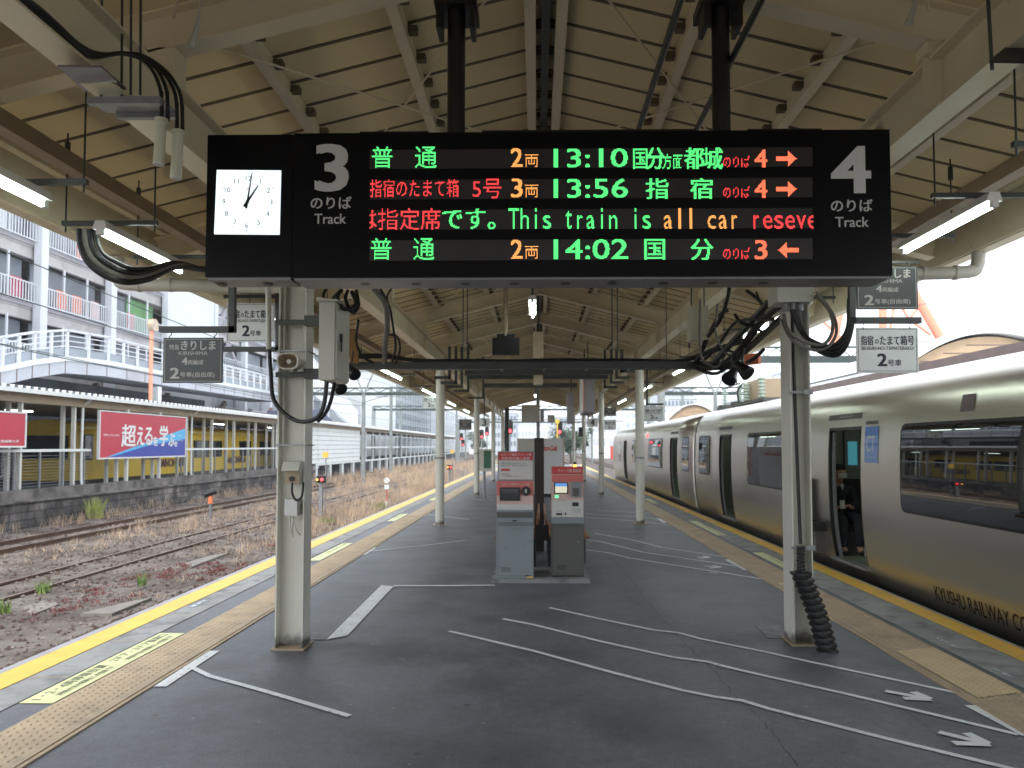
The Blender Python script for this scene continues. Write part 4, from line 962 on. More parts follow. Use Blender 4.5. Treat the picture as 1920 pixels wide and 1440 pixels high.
# big panels hanging at the train side (advert box seen from its end)
t = thing('hanging_advert_box', at(1100, 740, 19.0), 'tall grey advert box seen from its end, hanging on the train side', 'advert box')
g = MB(); pbox(g, 1097, 698, 1115, 773, 17.0, 1.9); obj('body', g, M['parkgrey'], t)
a = at(1096.8, 773, 17.0); b = at(1097, 698, 17.0)
obj('face', MB().box((a.x-.015, 17.02, a.z+.03), (a.x-.003, 18.88, b.z-.03)), M['machlight'], t)
obj('stripe', MB().box((a.x-.022, 17.03, a.z+.03), (a.x-.016, 17.25, b.z-.03)), M['orange'], t)
obj('rod', MB().cyl((b.x+.08, 17.3, b.z), (b.x+.08, 17.3, RB(b.x)), .015, n=6).cyl((b.x+.08, 18.5, b.z), (b.x+.08, 18.5, RB(b.x)), .015, n=6), M['darksteel'], t)
t = thing('hanging_advert_box', at(1072, 760, 24.0), 'narrow grey advert box behind the taller one, under the canopy', 'advert box')
g = MB(); pbox(g, 1066, 736, 1077, 792, 24.0, 1.5); obj('body', g, M['parkgrey'], t)
b = at(1071, 736, 24.2); obj('rod', MB().cyl(b, (b.x, b.y, RB(b.x)), .02, n=6), M['darksteel'], t)
# centre pole with boxes further on
t = thing('service_pole', at(1009, 820, 30.0), 'central pole with grey boxes and a crossbar under the far canopy', 'pole')
p = at(1009, 750, 30.2); obj('pole', MB().cyl((p.x, 30.2, 0), (p.x, 30.2, RB(p.x)), .07, n=10), M['galv'], t)
g = MB(); pbox(g, 978, 759, 1012, 791, 30.0, .3); obj('box', g, M['box'], t)
g = MB(); pbox(g, 1013, 768, 1020, 791, 30.0, .3); obj('box', g, M['parkgrey'], t)
g = MB(); pbox(g, 1027, 778, 1040, 791, 30.0, .3); obj('box', g, M['box'], t)
# numbered plates 3 and 4
for (px, s, lab) in ((908, '3', 'white plate with numeral 3 on the far open-track column'), (1111, '4', 'white plate with numeral 4 on the far train-side column')):
    t = thing('track_number_plate', at(px, 793, 27), lab, 'sign'); g = MB(); pbox(g, px-10, 784, px+10, 800, 27, .08); obj('plate', g, M['signwhite'], t)
    a = at(px-3.5, 798, 26.99); b = at(px+3.5, 786, 26.99); obj('numeral', text(MB(), s, a, X_, Z_, b.z-a.z, b.x-a.x, off=.003, bold=.03), M['ink'], t)
    q = at(px, 784, 27.04); obj('rod', MB().cyl(q, (q.x, q.y, RB(q.x)+.1), .02, n=5), M['darksteel'], t)
# column bracket signs near the far columns
g = MB(); pbox(g, 1085, 801, 1093, 819, 24.0, .06); solo('hanging_sign', g, M['signdark'], 'tiny dark sign edge-on between the far train-side columns', 'sign', at(1089,801,24))
# green notice stand
t = thing('notice_stand', at(905, 925, 25.5), 'cream notice box with a green panel on a post, far along the open track side', 'notice stand')
Ys = 22.5
g = MB(); pbox(g, 899, 842, 921, 884, Ys, .25); obj('box', g, M['box'], t)
g = MB(); pbox(g, 907, 845, 920, 878, Ys-.012, .011); obj('panel', g, mat('panelgreen', (.03,.11,.06), .4), t)
p = at(908, 884, Ys+.1); obj('post', MB().cyl((p.x, p.y, .01), p, .04, n=10), M['galv'], t)
obj('foot', MB().box((p.x-.15, p.y-.15, 0), (p.x+.15, p.y+.15, .02)), M['galv'], t)

# ================================================================ ticket machines
def plinth(): return solo('plinth', MB().box((-.54, 9.02, 0), (.62, 9.95, .045)), M['conc'], 'low pale concrete plinth under the two ticket machines', 'plinth', (0, 9.02, 0))
plinth()
MY = 9.1
t = thing('ticket_machine', (-.27, MY, .045), 'blue-grey ticket machine with a red and white sign board on top', 'ticket machine')
def mbox(par, name, m, x0, y0, x1, y1, Y, d): g = MB(); pbox(g, x0, y0, x1, y1, Y, d); return obj(name, g, M[m], par)
mbox(t, 'cabinet', 'machgrey', 930, 981, 1000, 1084, MY+.02, .5); mbox(t, 'kick_base', 'machdark', 931, 1084.5, 999.5, 1089, MY+.05, .45)
sh = mbox(t, 'coin_shelf', 'machgrey', 931, 957, 1000, 980, MY-.04, .5)
mbox(sh, 'slot', 'black', 961, 975, 969, 978, MY-.045, .004); mbox(sh, 'lip', 'machdark', 932, 960, 999, 971, MY-.046, .005)
up_ = mbox(t, 'control_panel', 'pink', 931, 902, 1000, 957, MY+.03, .42)
mbox(up_, 'pale_panel', 'pinkpale', 931.5, 929, 999.5, 945, MY+.025, .004); mbox(up_, 'pale_panel', 'machlight', 931.5, 945.2, 999.5, 956.5, MY+.0245, .0045)
mbox(up_, 'screen_frame', 'black', 937, 914, 975, 939, MY+.005, .019); mbox(up_, 'screen', 'dglass', 940, 917, 972, 936, MY+.003, .0019); 
c = at(986, 921, MY+.01); obj('card_reader', MB().cyl((c.x, MY+.0, c.z), (c.x, MY+.024, c.z), .057, n=24), M['black'], up_)
g = MB(); pbox(g, 984, 917, 988, 924, MY-.004, .0035); obj('reader_mark', g, M['grey_sign'], up_)
g = MB(); a = at(941, 910.5, MY+.02); b = at(992, 906, MY+.02); text(g, 'ICカード専用 チャージ機', a, X_, Z_, b.z-a.z, b.x-a.x, off=.002); obj('lettering', g, M['vendwhite'], up_)
sg = mbox(t, 'sign_board', 'machgrey', 933, 846, 1001, 901.8, MY+.10, .05)
mbox(sg, 'red_band', 'cokered', 935, 848, 999, 863, MY+.095, .004); mbox(sg, 'white_field', 'machlight', 935, 863.2, 999, 899, MY+.0945, .0045)
g = MB()
for (s, x0, x1, y0, y1) in (('ICカード専用 チャージ機', 939, 996, 850, 855), ('自動券売機入金機', 941, 994, 856.5, 862)):
    a = at(x0, y1, MY+.094); b = at(x1, y0, MY+.094); text(g, s, a, X_, Z_, b.z-a.z, b.x-a.x, off=.002)
obj('lettering', g, M['vendwhite'], sg)
g = MB()
for (s, x0, x1, y0, y1) in (('当駅でご利用いただけるICカードは', 940, 986, 867, 870), ('次のとおりです。現金のみご利用になれます', 940, 990, 871, 874), ('使えません', 941, 957, 887, 890), ('カードの再発行・払いもどし', 941, 975, 891, 894)):
    a = at(x0, y1, MY+.092); b = at(x1, y0, MY+.092); text(g, s, a, X_, Z_, b.z-a.z, b.x-a.x, off=.002)
obj('lettering', g, M['ink'], sg); mbox(sg, 'red_tab', 'cokered', 939.5, 879, 956, 883, MY+.092, .002)
def machine_details(t, x0, x1, y0, y1, Y, hx):
    mbox(t, 'door_gap', 'black', x0+1.2, y0, x0+1.7, y1, Y-.0015, .001); mbox(t, 'door_gap', 'black', x0+1.2, y0, x1-1.2, y0+.4, Y-.0018, .001); mbox(t, 'door_gap', 'black', x0+1.2, y1-.4, x1-1.2, y1, Y-.0018, .001)
    c = at(hx, (y0*2+y1)/3, Y); obj('lock', MB().cyl((c.x, Y-.006, c.z), (c.x, Y-.0002, c.z), .009, n=12), M['galv'], t)
    for k in range(4): mbox(t, 'vent_slot', 'black', x0+9, y1-16+k*2.2, x0+27, y1-15.3+k*2.2, Y-.0016, .001)
machine_details(t, 931, 1000, 985, 1080, MY+.02, 991)
mbox(t, 'warning_tab', 'yellow', 989, 1081, 1000, 1083.6, MY+.015, .004); mbox(t, 'maker_plate', 'black', 984.5, 1078.5, 994, 1080.3, MY+.016, .003)
t = thing('ticket_machine', (.38, MY+.06, .045), 'dark grey ticket machine with pink control panel and an orange lamp on top', 'ticket machine')
Yq = MY+.06
mbox(t, 'cabinet', 'machdark', 1034, 982, 1095, 1079, Yq+.02, .5); mbox(t, 'kick_base', 'black', 1034.5, 1079.3, 1094.5, 1087, Yq+.05, .45)
mbox(t, 'collar', 'machgrey', 1034, 970.5, 1095.5, 981.6, Yq+.0, .5)
up_ = mbox(t, 'control_panel', 'pinkpale', 1034.5, 889, 1094, 970, Yq+.02, .42)
mbox(up_, 'pink_panel', 'pink', 1035, 890, 1093.5, 904, Yq+.015, .004); mbox(up_, 'white_panel', 'machlight', 1035, 938, 1093.5, 969.5, Yq+.0148, .0045)
sf = mbox(up_, 'screen_frame', 'black', 1039, 904.5, 1065, 926, Yq+.0, .019); mbox(sf, 'screen', 'screencream', 1041, 912, 1063, 924, Yq-.003, .0028); mbox(sf, 'screen_header', 'screenblue', 1041, 906, 1063, 911.9, Yq-.003, .0028)
mbox(up_, 'card_reader', 'machgrey', 1071, 903, 1090, 932, Yq-.02, .03); mbox(up_, 'reader_pad', 'machdark', 1074, 915, 1086, 930, Yq-.024, .0035)
mbox(up_, 'green_light', 'siggreen', 1041, 929, 1047, 933, Yq+.01, .004); mbox(up_, 'note_slot', 'black', 1073, 942, 1085, 949, Yq+.008, .006); mbox(up_, 'coin_slot', 'black', 1043, 962, 1054, 966, Yq+.008, .006); mbox(up_, 'coin_button', 'ink', 1059, 961, 1061.5, 966, Yq+.008, .006)
g = MB()
for (s, x0, x1, y0, y1) in (('ここにタッチ', 1043, 1060, 938, 940), ('きっぷ', 1043, 1052, 957, 959.5), ('おつり・返却口', 1072, 1090, 955, 957.5), ('カードのとりだし', 1072, 1090, 959, 961.5)):
    a = at(x0, y1, Yq+.012); b = at(x1, y0, Yq+.012); text(g, s, a, X_, Z_, b.z-a.z, b.x-a.x, off=.002)
obj('lettering', g, M['ink'], up_)
hd = mbox(t, 'header', 'cokered', 1035, 876, 1093, 888, Yq+.03, .35); mbox(hd, 'header_shadow_gap', 'black', 1036, 888.1, 1092, 889.8, Yq+.04, .3)
g = MB(); a = at(1046, 886, Yq+.028); b = at(1090, 879, Yq+.028); text(g, 'チャージ機 乗車券', a, X_, Z_, b.z-a.z, b.x-a.x, off=.002); obj('lettering', g, M['vendwhite'], hd)
c = at(1078, 875.5, Yq+.2); obj('warning_lamp', MB().cyl(c, c+V((0,0,.03)), .022, n=12), M['sigorange'], t); obj('lamp_cap', MB().cyl(c+V((0,0,.0305)), c+V((0,0,.062)), .022, .016, n=12), M['brown'], t)
machine_details(t, 1035, 1095, 986, 1076, Yq+.02, 1085)
mbox(t, 'warning_tab', 'yellow', 1083, 1083, 1094, 1085.6, Yq+.044, .004)
# brown post panel, bench, vending machines
g = MB(); pbox(g, 1002, 821, 1020, 970, 11.7, .14); a = at(1011, 962, 11.8)
g = MB().box((at(1002,900,11.7).x, 11.7, 0), (at(1020,900,11.7).x, 11.84, at(1010,821,11.7).z)); solo('timber_post', g, M['brown'], 'dark brown upright post standing between the two ticket machines behind the bench', 'post')
t = thing('platform_bench', (.06, 9.8, 0), 'back-to-back slatted wooden bench behind the ticket machines', 'bench')
B0, B1, bx = 9.85, 11.6, .065
for s in (-1, 1):
    for k in range(5): obj('seat_slat', MB().box((bx+s*(.10+k*.105), B0, .42), (bx+s*(.19+k*.105), B1, .45)), M['benchwood'], t)
    for k in range(3):
        obj('back_slat', MB().box((bx+s*(.03+.012*k), B0+.02, .50+.0*k+.11*(2-k)*.0+.085*(2-k)), (bx+s*(.055+.012*k), B1, .57+.085*(2-k))), M['benchpale'] if k == 0 else M['benchwood'], t)
    for y in (B0+.12, B0+.85, B1-.15):
        obj('leg', MB().box((bx+s*.45, y, 0), (bx+s*.50, y+.06, .42)), M['benchleg'], t)
        obj('inner_leg', MB().box((bx+s*.08, y, 0), (bx+s*.13, y+.06, .42)), M['benchleg'], t)
obj('end_board', MB().box((bx-.085, B0-.035, .40), (bx+.085, B0-.005, .60)), M['brown'], t)
obj('leg_panel', MB().box((bx+.535, B0, .10), (bx+.56, B0+.3, .41)), M['benchleg'], t)
def vend(px0, px1, m, lab, Y, txt):
    a = at(px0, 915, Y); b = at(px1, 822, Y); t = thing('vending_machine', (a.x, Y, 0), lab, 'vending machine', 'vending machines behind the bench')
    obj('body', MB().box((a.x, Y, .10), (b.x, Y+.75, b.z)), M[m], t); obj('base', MB().box((a.x+.03, Y+.05, 0), (b.x-.03, Y+.7, .0995)), M['black'], t)
    if txt:
        c0 = at(1013, 845, Y); c1 = at(1043, 835, Y); gg = text(MB(), txt, c0, X_, Z_, c1.z-c0.z, c1.x-c0.x, off=.004, bold=.05)
        gg.v = [(v[0]+(v[2]-c0.z)*.35, v[1], v[2]) for v in gg.v]; obj('lettering', gg, M['cokered'], t)
    return t
vend(970, 1002, 'box', 'greyer vending machine back at the bench end, partly behind the sign board', 24, None); vend(1003, 1055, 'vendwhite', 'white vending machine side with red script lettering behind the bench', 24.2, 'Coca-Cola')
g = MB(); pbox(g, 1056, 822, 1058, 900, 24.9, .3)
solo('vending_edge', g, M['pinkpale'], 'thin reddish edge of a machine beside the white vending machine', 'vending machine')

# ================================================================ silver train
PROF = [(-.95, 4.33), (-.60, 4.23), (-.30, 4.13), (-.12, 4.075), (.04, 4.036), (.25, 3.998), (.40, 3.976), (.55, 3.959), (.80, 3.943), (1.2, 3.935), (1.55, 3.94), (1.80, 3.955), (1.95, 3.975), (2.10, 4.005), (2.22, 4.05), (2.32, 4.12), (2.40, 4.22), (2.46, 4.36), (2.51, 4.58), (2.55, 4.9), (2.57, 5.35)]
def px_(z):
    for i in range(len(PROF)-1):
        if PROF[i][0] <= z <= PROF[i+1][0]:
            f = (z-PROF[i][0])/(PROF[i+1][0]-PROF[i][0]); return PROF[i][1]+f*(PROF[i+1][1]-PROF[i][1])
    return PROF[-1][1]
SILL, DTOP = .145, 1.86
def train_car(ya, yb, doors, wins, label, leds=False, gapdoor=None):
    t = thing('train_car', (5.35, (ya+yb)/2, RAILZ), label, 'train', 'cars of the silver train')
    rows_ = sorted(set([p[0] for p in PROF]+[SILL, DTOP])); r0 = .10
    rows_ = [z for z in rows_]
    ysb = sorted(set([ya, ya+.05, yb-.05, yb]+[y for d in doors for y in d]))
    fine = []
    for i in range(len(ysb)-1):
        n = max(1, int((ysb[i+1]-ysb[i])/2.5)); fine += [ysb[i]+(ysb[i+1]-ysb[i])*k/n for k in range(n)]
    fine.append(ysb[-1])
    g = MB(); idx = {}
    def endin(y): return .05 if y in (ya, yb) else 0
    for y in fine:
        for z in rows_: idx[(y, z, 0)] = len(g.v); g.v.append((px_(z)+endin(y), y, z))
    for y in fine:
        for z in rows_: idx[(y, z, 1)] = len(g.v); g.v.append((10.7-px_(z)-endin(y), y, z))
    for i in range(len(fine)-1):
        ym = (fine[i]+fine[i+1])/2
        for j in range(len(rows_)-1):
            zm = (rows_[j]+rows_[j+1])/2
            if not (SILL < zm < DTOP and any(d[0] < ym < d[1] for d in doors)):
                a, b, c, d = (idx[(fine[i], rows_[j], 0)], idx[(fine[i+1], rows_[j], 0)], idx[(fine[i+1], rows_[j+1], 0)], idx[(fine[i], rows_[j+1], 0)]); g.f.append((a, d, c, b)); g.sm.append(True)
            a, b, c, d = (idx[(fine[i], rows_[j], 1)], idx[(fine[i+1], rows_[j], 1)], idx[(fine[i+1], rows_[j+1], 1)], idx[(fine[i], rows_[j+1], 1)]); g.f.append((a, b, c, d)); g.sm.append(True)
        a, b, c, d = idx[(fine[i], rows_[-1], 0)], idx[(fine[i+1], rows_[-1], 0)], idx[(fine[i+1], rows_[-1], 1)], idx[(fine[i], rows_[-1], 1)]; g.f.append((a, d, c, b)); g.sm.append(True)
    for y, fl_ in ((ya, 0), (yb, 1)):
        ring = [idx[(y, z, 0)] for z in rows_]+[idx[(y, z, 1)] for z in reversed(rows_)]; g.f.append(tuple(ring if fl_ else reversed(ring))); g.sm.append(False)
    obj('body', g, M['train'], t)
    # interior
    g = MB(); xi = 6.72
    g.add([(4.05, ya+.2, SILL), (xi, ya+.2, SILL), (xi, yb-.2, SILL), (4.05, yb-.2, SILL)], [(0,1,2,3)])
    obj('floor', g, M['interior'], t)
    g = MB().box((xi, ya+.2, SILL), (xi+.02, yb-.2, 2.3)).box((4.15, ya+.2, 2.27), (xi, yb-.2, 2.29)); obj('lining', g, M['intgreen'], t)
    for x in (4.7, 6.0): obj('ceiling_light', MB().box((x, ya+.5, 2.25), (x+.12, yb-.5, 2.268)), M['trainlight'], t)
    for (a, b) in doors:
        # reveal + sill + open door leaf edge
        dr = MB(); zs = [z for z in rows_ if SILL <= z <= DTOP]
        for yy, w in ((a, .03), (b-.03, .03)):
            dr.add([p for z in zs for p in ((px_(z)+.004, yy, z), (px_(z)+.075, yy, z), (px_(z)+.075, yy+w, z), (px_(z)+.004, yy+w, z))], [q for i in range(len(zs)-1) for q in ((4*i, 4*i+4, 4*i+5, 4*i+1), (4*i+1, 4*i+5, 4*i+6, 4*i+2), (4*i+2, 4*i+6, 4*i+7, 4*i+3), (4*i+3, 4*i+7, 4*i+4, 4*i))])
        dr.box((3.965, a+.03, DTOP-.04), (4.16, b-.03, DTOP)); fr = obj('door_frame', dr, M['seal'], t)
        lf = MB().add([p for z in zs[:-1] for p in ((px_(z)+.04, b-.085, z), (px_(z)+.07, b-.085, z), (px_(z)+.07, b-.031, z), (px_(z)+.04, b-.031, z))], [q for i in range(len(zs)-2) for q in ((4*i, 4*i+4, 4*i+5, 4*i+1), (4*i+1, 4*i+5, 4*i+6, 4*i+2), (4*i+3, 4*i+7, 4*i+4, 4*i))])
        obj('door_leaf', lf, M['galv'], t)
        obj('door_step', MB().box((3.96, a-.02, SILL-.035), (4.16, b+.02, SILL-.002)), M['galv'], t)
        # grab rails inside
        g = MB().cyl((4.35, a+.1, SILL), (4.35, a+.1, 2.2), .016, n=8).cyl((4.35, b-.15, SILL), (4.35, b-.15, 2.2), .016, n=8).cyl((4.3, a-.6, 1.9), (4.3, b+.8, 1.9), .014, n=8).cyl((5.1, a-.6, 1.9), (5.1, b+.8, 1.9), .014, n=8).tube([(4.5, b, 1.95), (4.55, b+.3, 1.7), (4.75, b+.6, 1.2)], .014, n=8); obj('grab_rail', g, M['silver'], t)
        g = MB()
        for k in range(6): g.bar((4.35+.1*k, a+.2+.12*k, 1.9), (4.35+.1*k, a+.2+.12*k, 1.72), .02, .012)
        obj('hand_strap', g, M['benchleg'], t)
    for (a, b, z0, z1) in wins:
        def panel(y0, y1, za, zb, off, r, n=8):
            pts = rrect((y0+y1)/2, (za+zb)/2, y1-y0, zb-za, r); zc = (za+zb)/2; gg = MB()
            rows2 = 7; zsx = [za+(zb-za)*k/rows2 for k in range(rows2+1)]
            vs = []; fs = []
            # grid with corners cut
            zl = sorted(set([za, za+r*.3, za+r, zb-r, zb-r*.3, zb]+zsx))
            for z in zl:
                d = 0
                if z < za+r: d = r-math.sqrt(max(0, r*r-(za+r-z)**2))
                if z > zb-r: d = r-math.sqrt(max(0, r*r-(z-zb+r)**2))
                vs += [(px_(z)-off, y0+d, z), (px_(z)-off, y1-d, z)]
            for i in range(len(zl)-1): fs.append((2*i, 2*i+2, 2*i+3, 2*i+1))
            gg.add(vs, fs, True); return gg
        wf = obj('window', panel(a, b, z0, z1, .004, .09), M['seal'], t)
        obj('pane', panel(a+.03, b-.03, z0+.03, z1-.03, .008, .07), M['dglass'], wf)
    return t
c1 = train_car(-1.0, 19.0, [(2.6, 3.75), (9.30, 10.33), (15.45, 16.5)], [(4.4, 8.30, .905, 1.86), (11.35, 14.3, .905, 1.86), (17.35, 18.55, .95, 1.86)], 'silver train car with open doors, a dark wide window and blue sticker')
c2 = train_car(19.35, 39.4, [(21.4, 22.6), (33.4, 34.6)], [(19.75, 20.75, .95, 1.86), (23.9, 27.0, .905, 1.86), (28.4, 31.6, .95, 1.86), (36.0, 36.6, .9, 1.8)], 'far silver train car beyond the gangway, with a red glowing number sign')
g = MB(); 
for k in range(9): g.box((4.15, 19.0+.038*k+.003, -.2), (6.5, 19.0+.038*k+.03, 2.36-(k % 2)*.02))
obj('gangway_bellows', g, M['rubber'], c1)
# details on near car
def side_panel(par, name, m, y0, y1, z0, z1, off):
    zl = [z0+(z1-z0)*k/4 for k in range(5)]; gg = MB().add([q for z in zl for q in ((px_(z)-off, y0, z), (px_(z)-off, y1, z))], [(2*i, 2*i+2, 2*i+3, 2*i+1) for i in range(4)]); return obj(name, gg, M[m], par)
def ptxt(par, s, y0, zb, h, w, m, bold=0, off=.004, name='lettering'):
    X = px_(zb+h/2); gg = text(MB(), s, (0, y0, zb), -Y_, Z_, h, w, off=0, bold=bold); gg.v = [(px_(v[2])-off-abs(v[0]), v[1], v[2]) for v in gg.v]; return obj(name, gg, M[m], par)
st = side_panel(c1, 'blue_sticker', 'stickerpale', 8.83, 9.19, 1.42, 1.85, .004); side_panel(st, 'sticker_band', 'stickerblue', 8.83, 9.19, 1.74, 1.85, .0055); side_panel(st, 'sticker_band', 'stickerblue', 8.83, 9.19, 1.62, 1.655, .0055)
ptxt(st, 'CT', 9.13, 1.55, .19, .22, 'vendwhite', .012, .008); ptxt(st, 'COMMUTER TRAIN', 9.12, 1.475, .018, .2, 'vendwhite', 0, .008); side_panel(c1, 'name_plate', 'machdark', 8.86, 9.19, 1.875, 1.915, .004)
np_ = side_panel(c1, 'destination_strip', 'machdark', 9.32, 10.38, 1.96, 2.03, .005); ptxt(np_, 'KAGOSHIMA CHUO', 10.0, 1.98, .03, .4, 'grey_sign', 0, .009)
side_panel(c1, 'destination_strip', 'machdark', 15.5, 16.6, 1.96, 2.03, .005)
ptxt(c1, 'KYUSHU RAILWAY COMPANY', 7.78, .075, .14, 1.95, 'brown', .01, .003)
side_panel(c1, 'vent_hatch', 'mauve', 6.95, 7.17, 1.94, 2.10, .006); side_panel(c1, 'vent_hatch', 'mauve', 11.9, 12.15, 2.0, 2.15, .006)
side_panel(c2, 'destination_strip', 'machdark', 21.4, 22.6, 1.96, 2.03, .005)
side_panel(c2, 'number_sign', 'sigred', 27.3, 27.45, 1.93, 2.06, .008); ld = side_panel(c2, 'led_display', 'seal', 25.4, 26.7, 1.68, 1.80, .012); ptxt(ld, '普通', 26.5, 1.71, .06, .6, 'sigred', .02, .016)
# roof gear on the train
def insul(x, y, z, h, par, n=5):
    g = MB().cyl((x, y, z), (x, y, z+h), .035, n=10)
    for k in range(n): g.cyl((x, y, z+h*(k+.5)/n-.012), (x, y, z+h*(k+.5)/n+.012), .085, n=14)
    obj('insulator', g, M['fargreenw'], par)
M['fargreenw'] = mat('fargreenw', (.42, .52, .47), .4, var=.05)
t = thing('pantograph_gear', (4.9, 18.6, 2.55), 'two ribbed insulators with black mounts on the train roof beside the gangway', 'roof gear')
insul(5.0, 20.2, 2.72, .42, t); insul(5.05, 18.9, 2.72, .42, t); obj('mount', MB().box((4.8, 18.6, 2.56), (5.3, 18.85, 2.70)).box((4.85, 20.0, 2.56), (5.3, 20.4, 2.70)), M['darksteel'], t)
obj('crossbar', MB().cyl((5.0, 18.7, 3.16), (5.0, 20.5, 3.16), .02, n=6).cyl((5.0,19.0,3.14),(5.0,19.0,3.3),.02,n=6), M['darksteel'], t)
t = thing('roof_transformer', (5.1, 16.5, 2.55), 'olive grey equipment box with two ribbed insulators on the train roof', 'roof gear')
obj('box', MB().box((4.95, 16.9, 2.62), (5.9, 18.2, 3.12)), M['steel_dark'], t); insul(4.85, 17.6, 2.66, .42, t, 6); insul(4.85, 16.4, 2.66, .46, t, 6)
obj('roof_cable', MB().tube([(4.9, 18.4, 2.62), (4.85, 18.35, 2.95), (4.95, 18.2, 3.12)], .025, n=7), M['darksteel'], t)
g = MB().box((4.7, 15.8, 2.56), (5.9, 18.5, 2.63)); obj('base_frame', g, M['darksteel'], t)
# ---- seated person inside the open door
def skin_body(name, pts, edges, m, par, sub=2):
    me = bpy.data.meshes.new(name); me.from_pydata([V(p[:3])-wloc(par) for p in pts], edges, []); me.materials.append(m)
    o = bpy.data.objects.new(name, me); C.objects.link(o); o.parent = par
    sm = o.modifiers.new('skin', 'SKIN')
    for i, p in enumerate(pts):
        r = p[3]; d = me.skin_vertices[0].data[i]; d.radius = r if isinstance(r, tuple) else (r, r); d.use_root = (i == 0)
    sm.use_smooth_shade = True; sm.branch_smoothing = .6
    ss = o.modifiers.new('sub', 'SUBSURF'); ss.levels = sub; ss.render_levels = sub
    dg = bpy.context.evaluated_depsgraph_get(); m2 = bpy.data.meshes.new_from_object(o.evaluated_get(dg)); o.modifiers.clear(); o.data = m2
    for p in m2.polygons: p.use_smooth = True
    return o
def seated():
    q = at(1586, 900, 10.55); bx_, by, fz = q.x, 10.75, SILL
    t = thing('person', (bx_, by, fz), 'person in dark clothes and pale mask seated inside the open train door holding a phone', 'person')
    def P(x, y, z, r): return (bx_+x, by+y, fz+z, r)
    hz = 1.06
    pts = [P(0, .12, .50, .11), P(0, .13, .68, .12), P(0, .11, .86, .115), P(0, .06, .96, .05), P(0, .03, 1.02, .05), P(0, -.01, 1.10, .085), P(0, -.015, 1.155, .08),
           P(-.18, .08, .89, .05), P(-.23, .02, .66, .04), P(-.09, -.18, .62, .028), P(-.04, -.22, .64, .03),
           P(.18, .08, .89, .05), P(.23, .02, .66, .04), P(.09, -.18, .62, .028), P(.04, -.22, .64, .03),
           P(-.09, .06, .48, .085), P(-.11, -.34, .48, .065), P(-.11, -.36, .08, .045), P(-.11, -.46, .035, .04),
           P(.09, .06, .48, .085), P(.11, -.34, .48, .065), P(.11, -.36, .08, .045), P(.11, -.46, .035, .04)]
    ed = [(0,1),(1,2),(2,3),(3,4),(4,5),(5,6),(2,7),(7,8),(8,9),(9,10),(2,11),(11,12),(12,13),(13,14),(0,15),(15,16),(16,17),(17,18),(0,19),(19,20),(20,21),(21,22)]
    for s, base in ((-1, 10), (1, 14)):
        b = pts[base]
        for k, (dx, dz, L) in enumerate(((-.012, .02, .05), (.0, .022, .055), (.010, .018, .05), (.02, .012, .042))):
            i = len(pts); pts.append((b[0]-s*.012+dx*s, b[1]-.03, b[2]+dz-.012*k, .008)); pts.append((b[0]-s*(.012+L*.5)+dx*s, b[1]-.04, b[2]+dz+.008-.012*k, .007)); ed += [(base, i), (i, i+1)]
        i = len(pts); pts.append((b[0]-s*.01, b[1]+.01, b[2]+.035, .009)); ed.append((base, i))
    skin_body('body', pts, ed, M['skin'], t)
    c = lambda i, r, dy=0: (pts[i][0], pts[i][1]+dy, pts[i][2], r)
    J = [c(0,.155), c(1,.165), c(2,.155), c(3,.07), c(7,.085), c(8,.07), c(9,.042), c(11,.075), c(12,.062), c(13,.042)]
    skin_body('jacket', J, [(0,1),(1,2),(2,3),(2,4),(4,5),(5,6),(2,7),(7,8),(8,9)], M['cloth'], t)
    T = [c(0,.14), c(15,.10), c(16,.08), c(17,.06), c(19,.10), c(20,.08), c(21,.06)]
    skin_body('trousers', T, [(0,1),(1,2),(2,3),(0,4),(4,5),(5,6)], M['cloth2'], t)
    for i in (18, 22): skin_body('shoe', [(pts[i][0], pts[i][1]+.10, pts[i][2]+.0, .045), c(i, .042, -.03)], [(0,1)], M['hair'], t, 1)
    hx, hy, hz_ = pts[5][:3]
    skin_body('hair', [(hx, hy+.035, hz_+.02, .09), (hx, hy+.02, hz_+.065, .088), (hx, hy-.03, hz_+.09, .07)], [(0,1),(1,2)], M['hair'], t)
    g = MB(); n = 10
    g.add([(hx+.062*sin(a), hy-.075-.022*cos(a), hz_-.015+dz) for dz in (-.055, -.02, .01) for a in [R(-80+160*k/n) for k in range(n+1)]], [(r*(n+1)+k, r*(n+1)+k+1, (r+1)*(n+1)+k+1, (r+1)*(n+1)+k) for r in range(2) for k in range(n)], True)
    obj('face_mask', g, M['machlight'], t)
    obj('collar', MB().prism([(hx-.03, hy-.06, hz_-.16), (hx+.03, hy-.06, hz_-.16), (hx, hy-.075, hz_-.24)], (0,.01,0)), M['machlight'], t)
    ph = thing('phone', (bx_-.10, by-.27, fz+.66), 'pale phone held in the hands of the seated person', 'phone'); obj('phone_body', MB().box((bx_-.115, by-.275, fz+.62), (bx_-.05, by-.265, fz+.73)), M['machlight'], ph)
    return bx_, by
sx_, sy_ = seated()
t = thing('passenger_bench', (sx_, sy_+.2, SILL), 'dark upholstered train seat behind the seated person', 'seat')
obj('cushion', MB().box((sx_-.45, sy_-.22, SILL+.30), (sx_+.55, sy_+.22, SILL+.42)), M['seatcloth'], t); obj('backrest', MB().box((sx_-.45, sy_+.24, SILL+.32), (sx_+.55, sy_+.36, SILL+1.0)), M['seatcloth'], t); obj('base', MB().box((sx_-.4, sy_-.15, SILL), (sx_+.5, sy_+.2, SILL+.299)), M['machdark'], t)
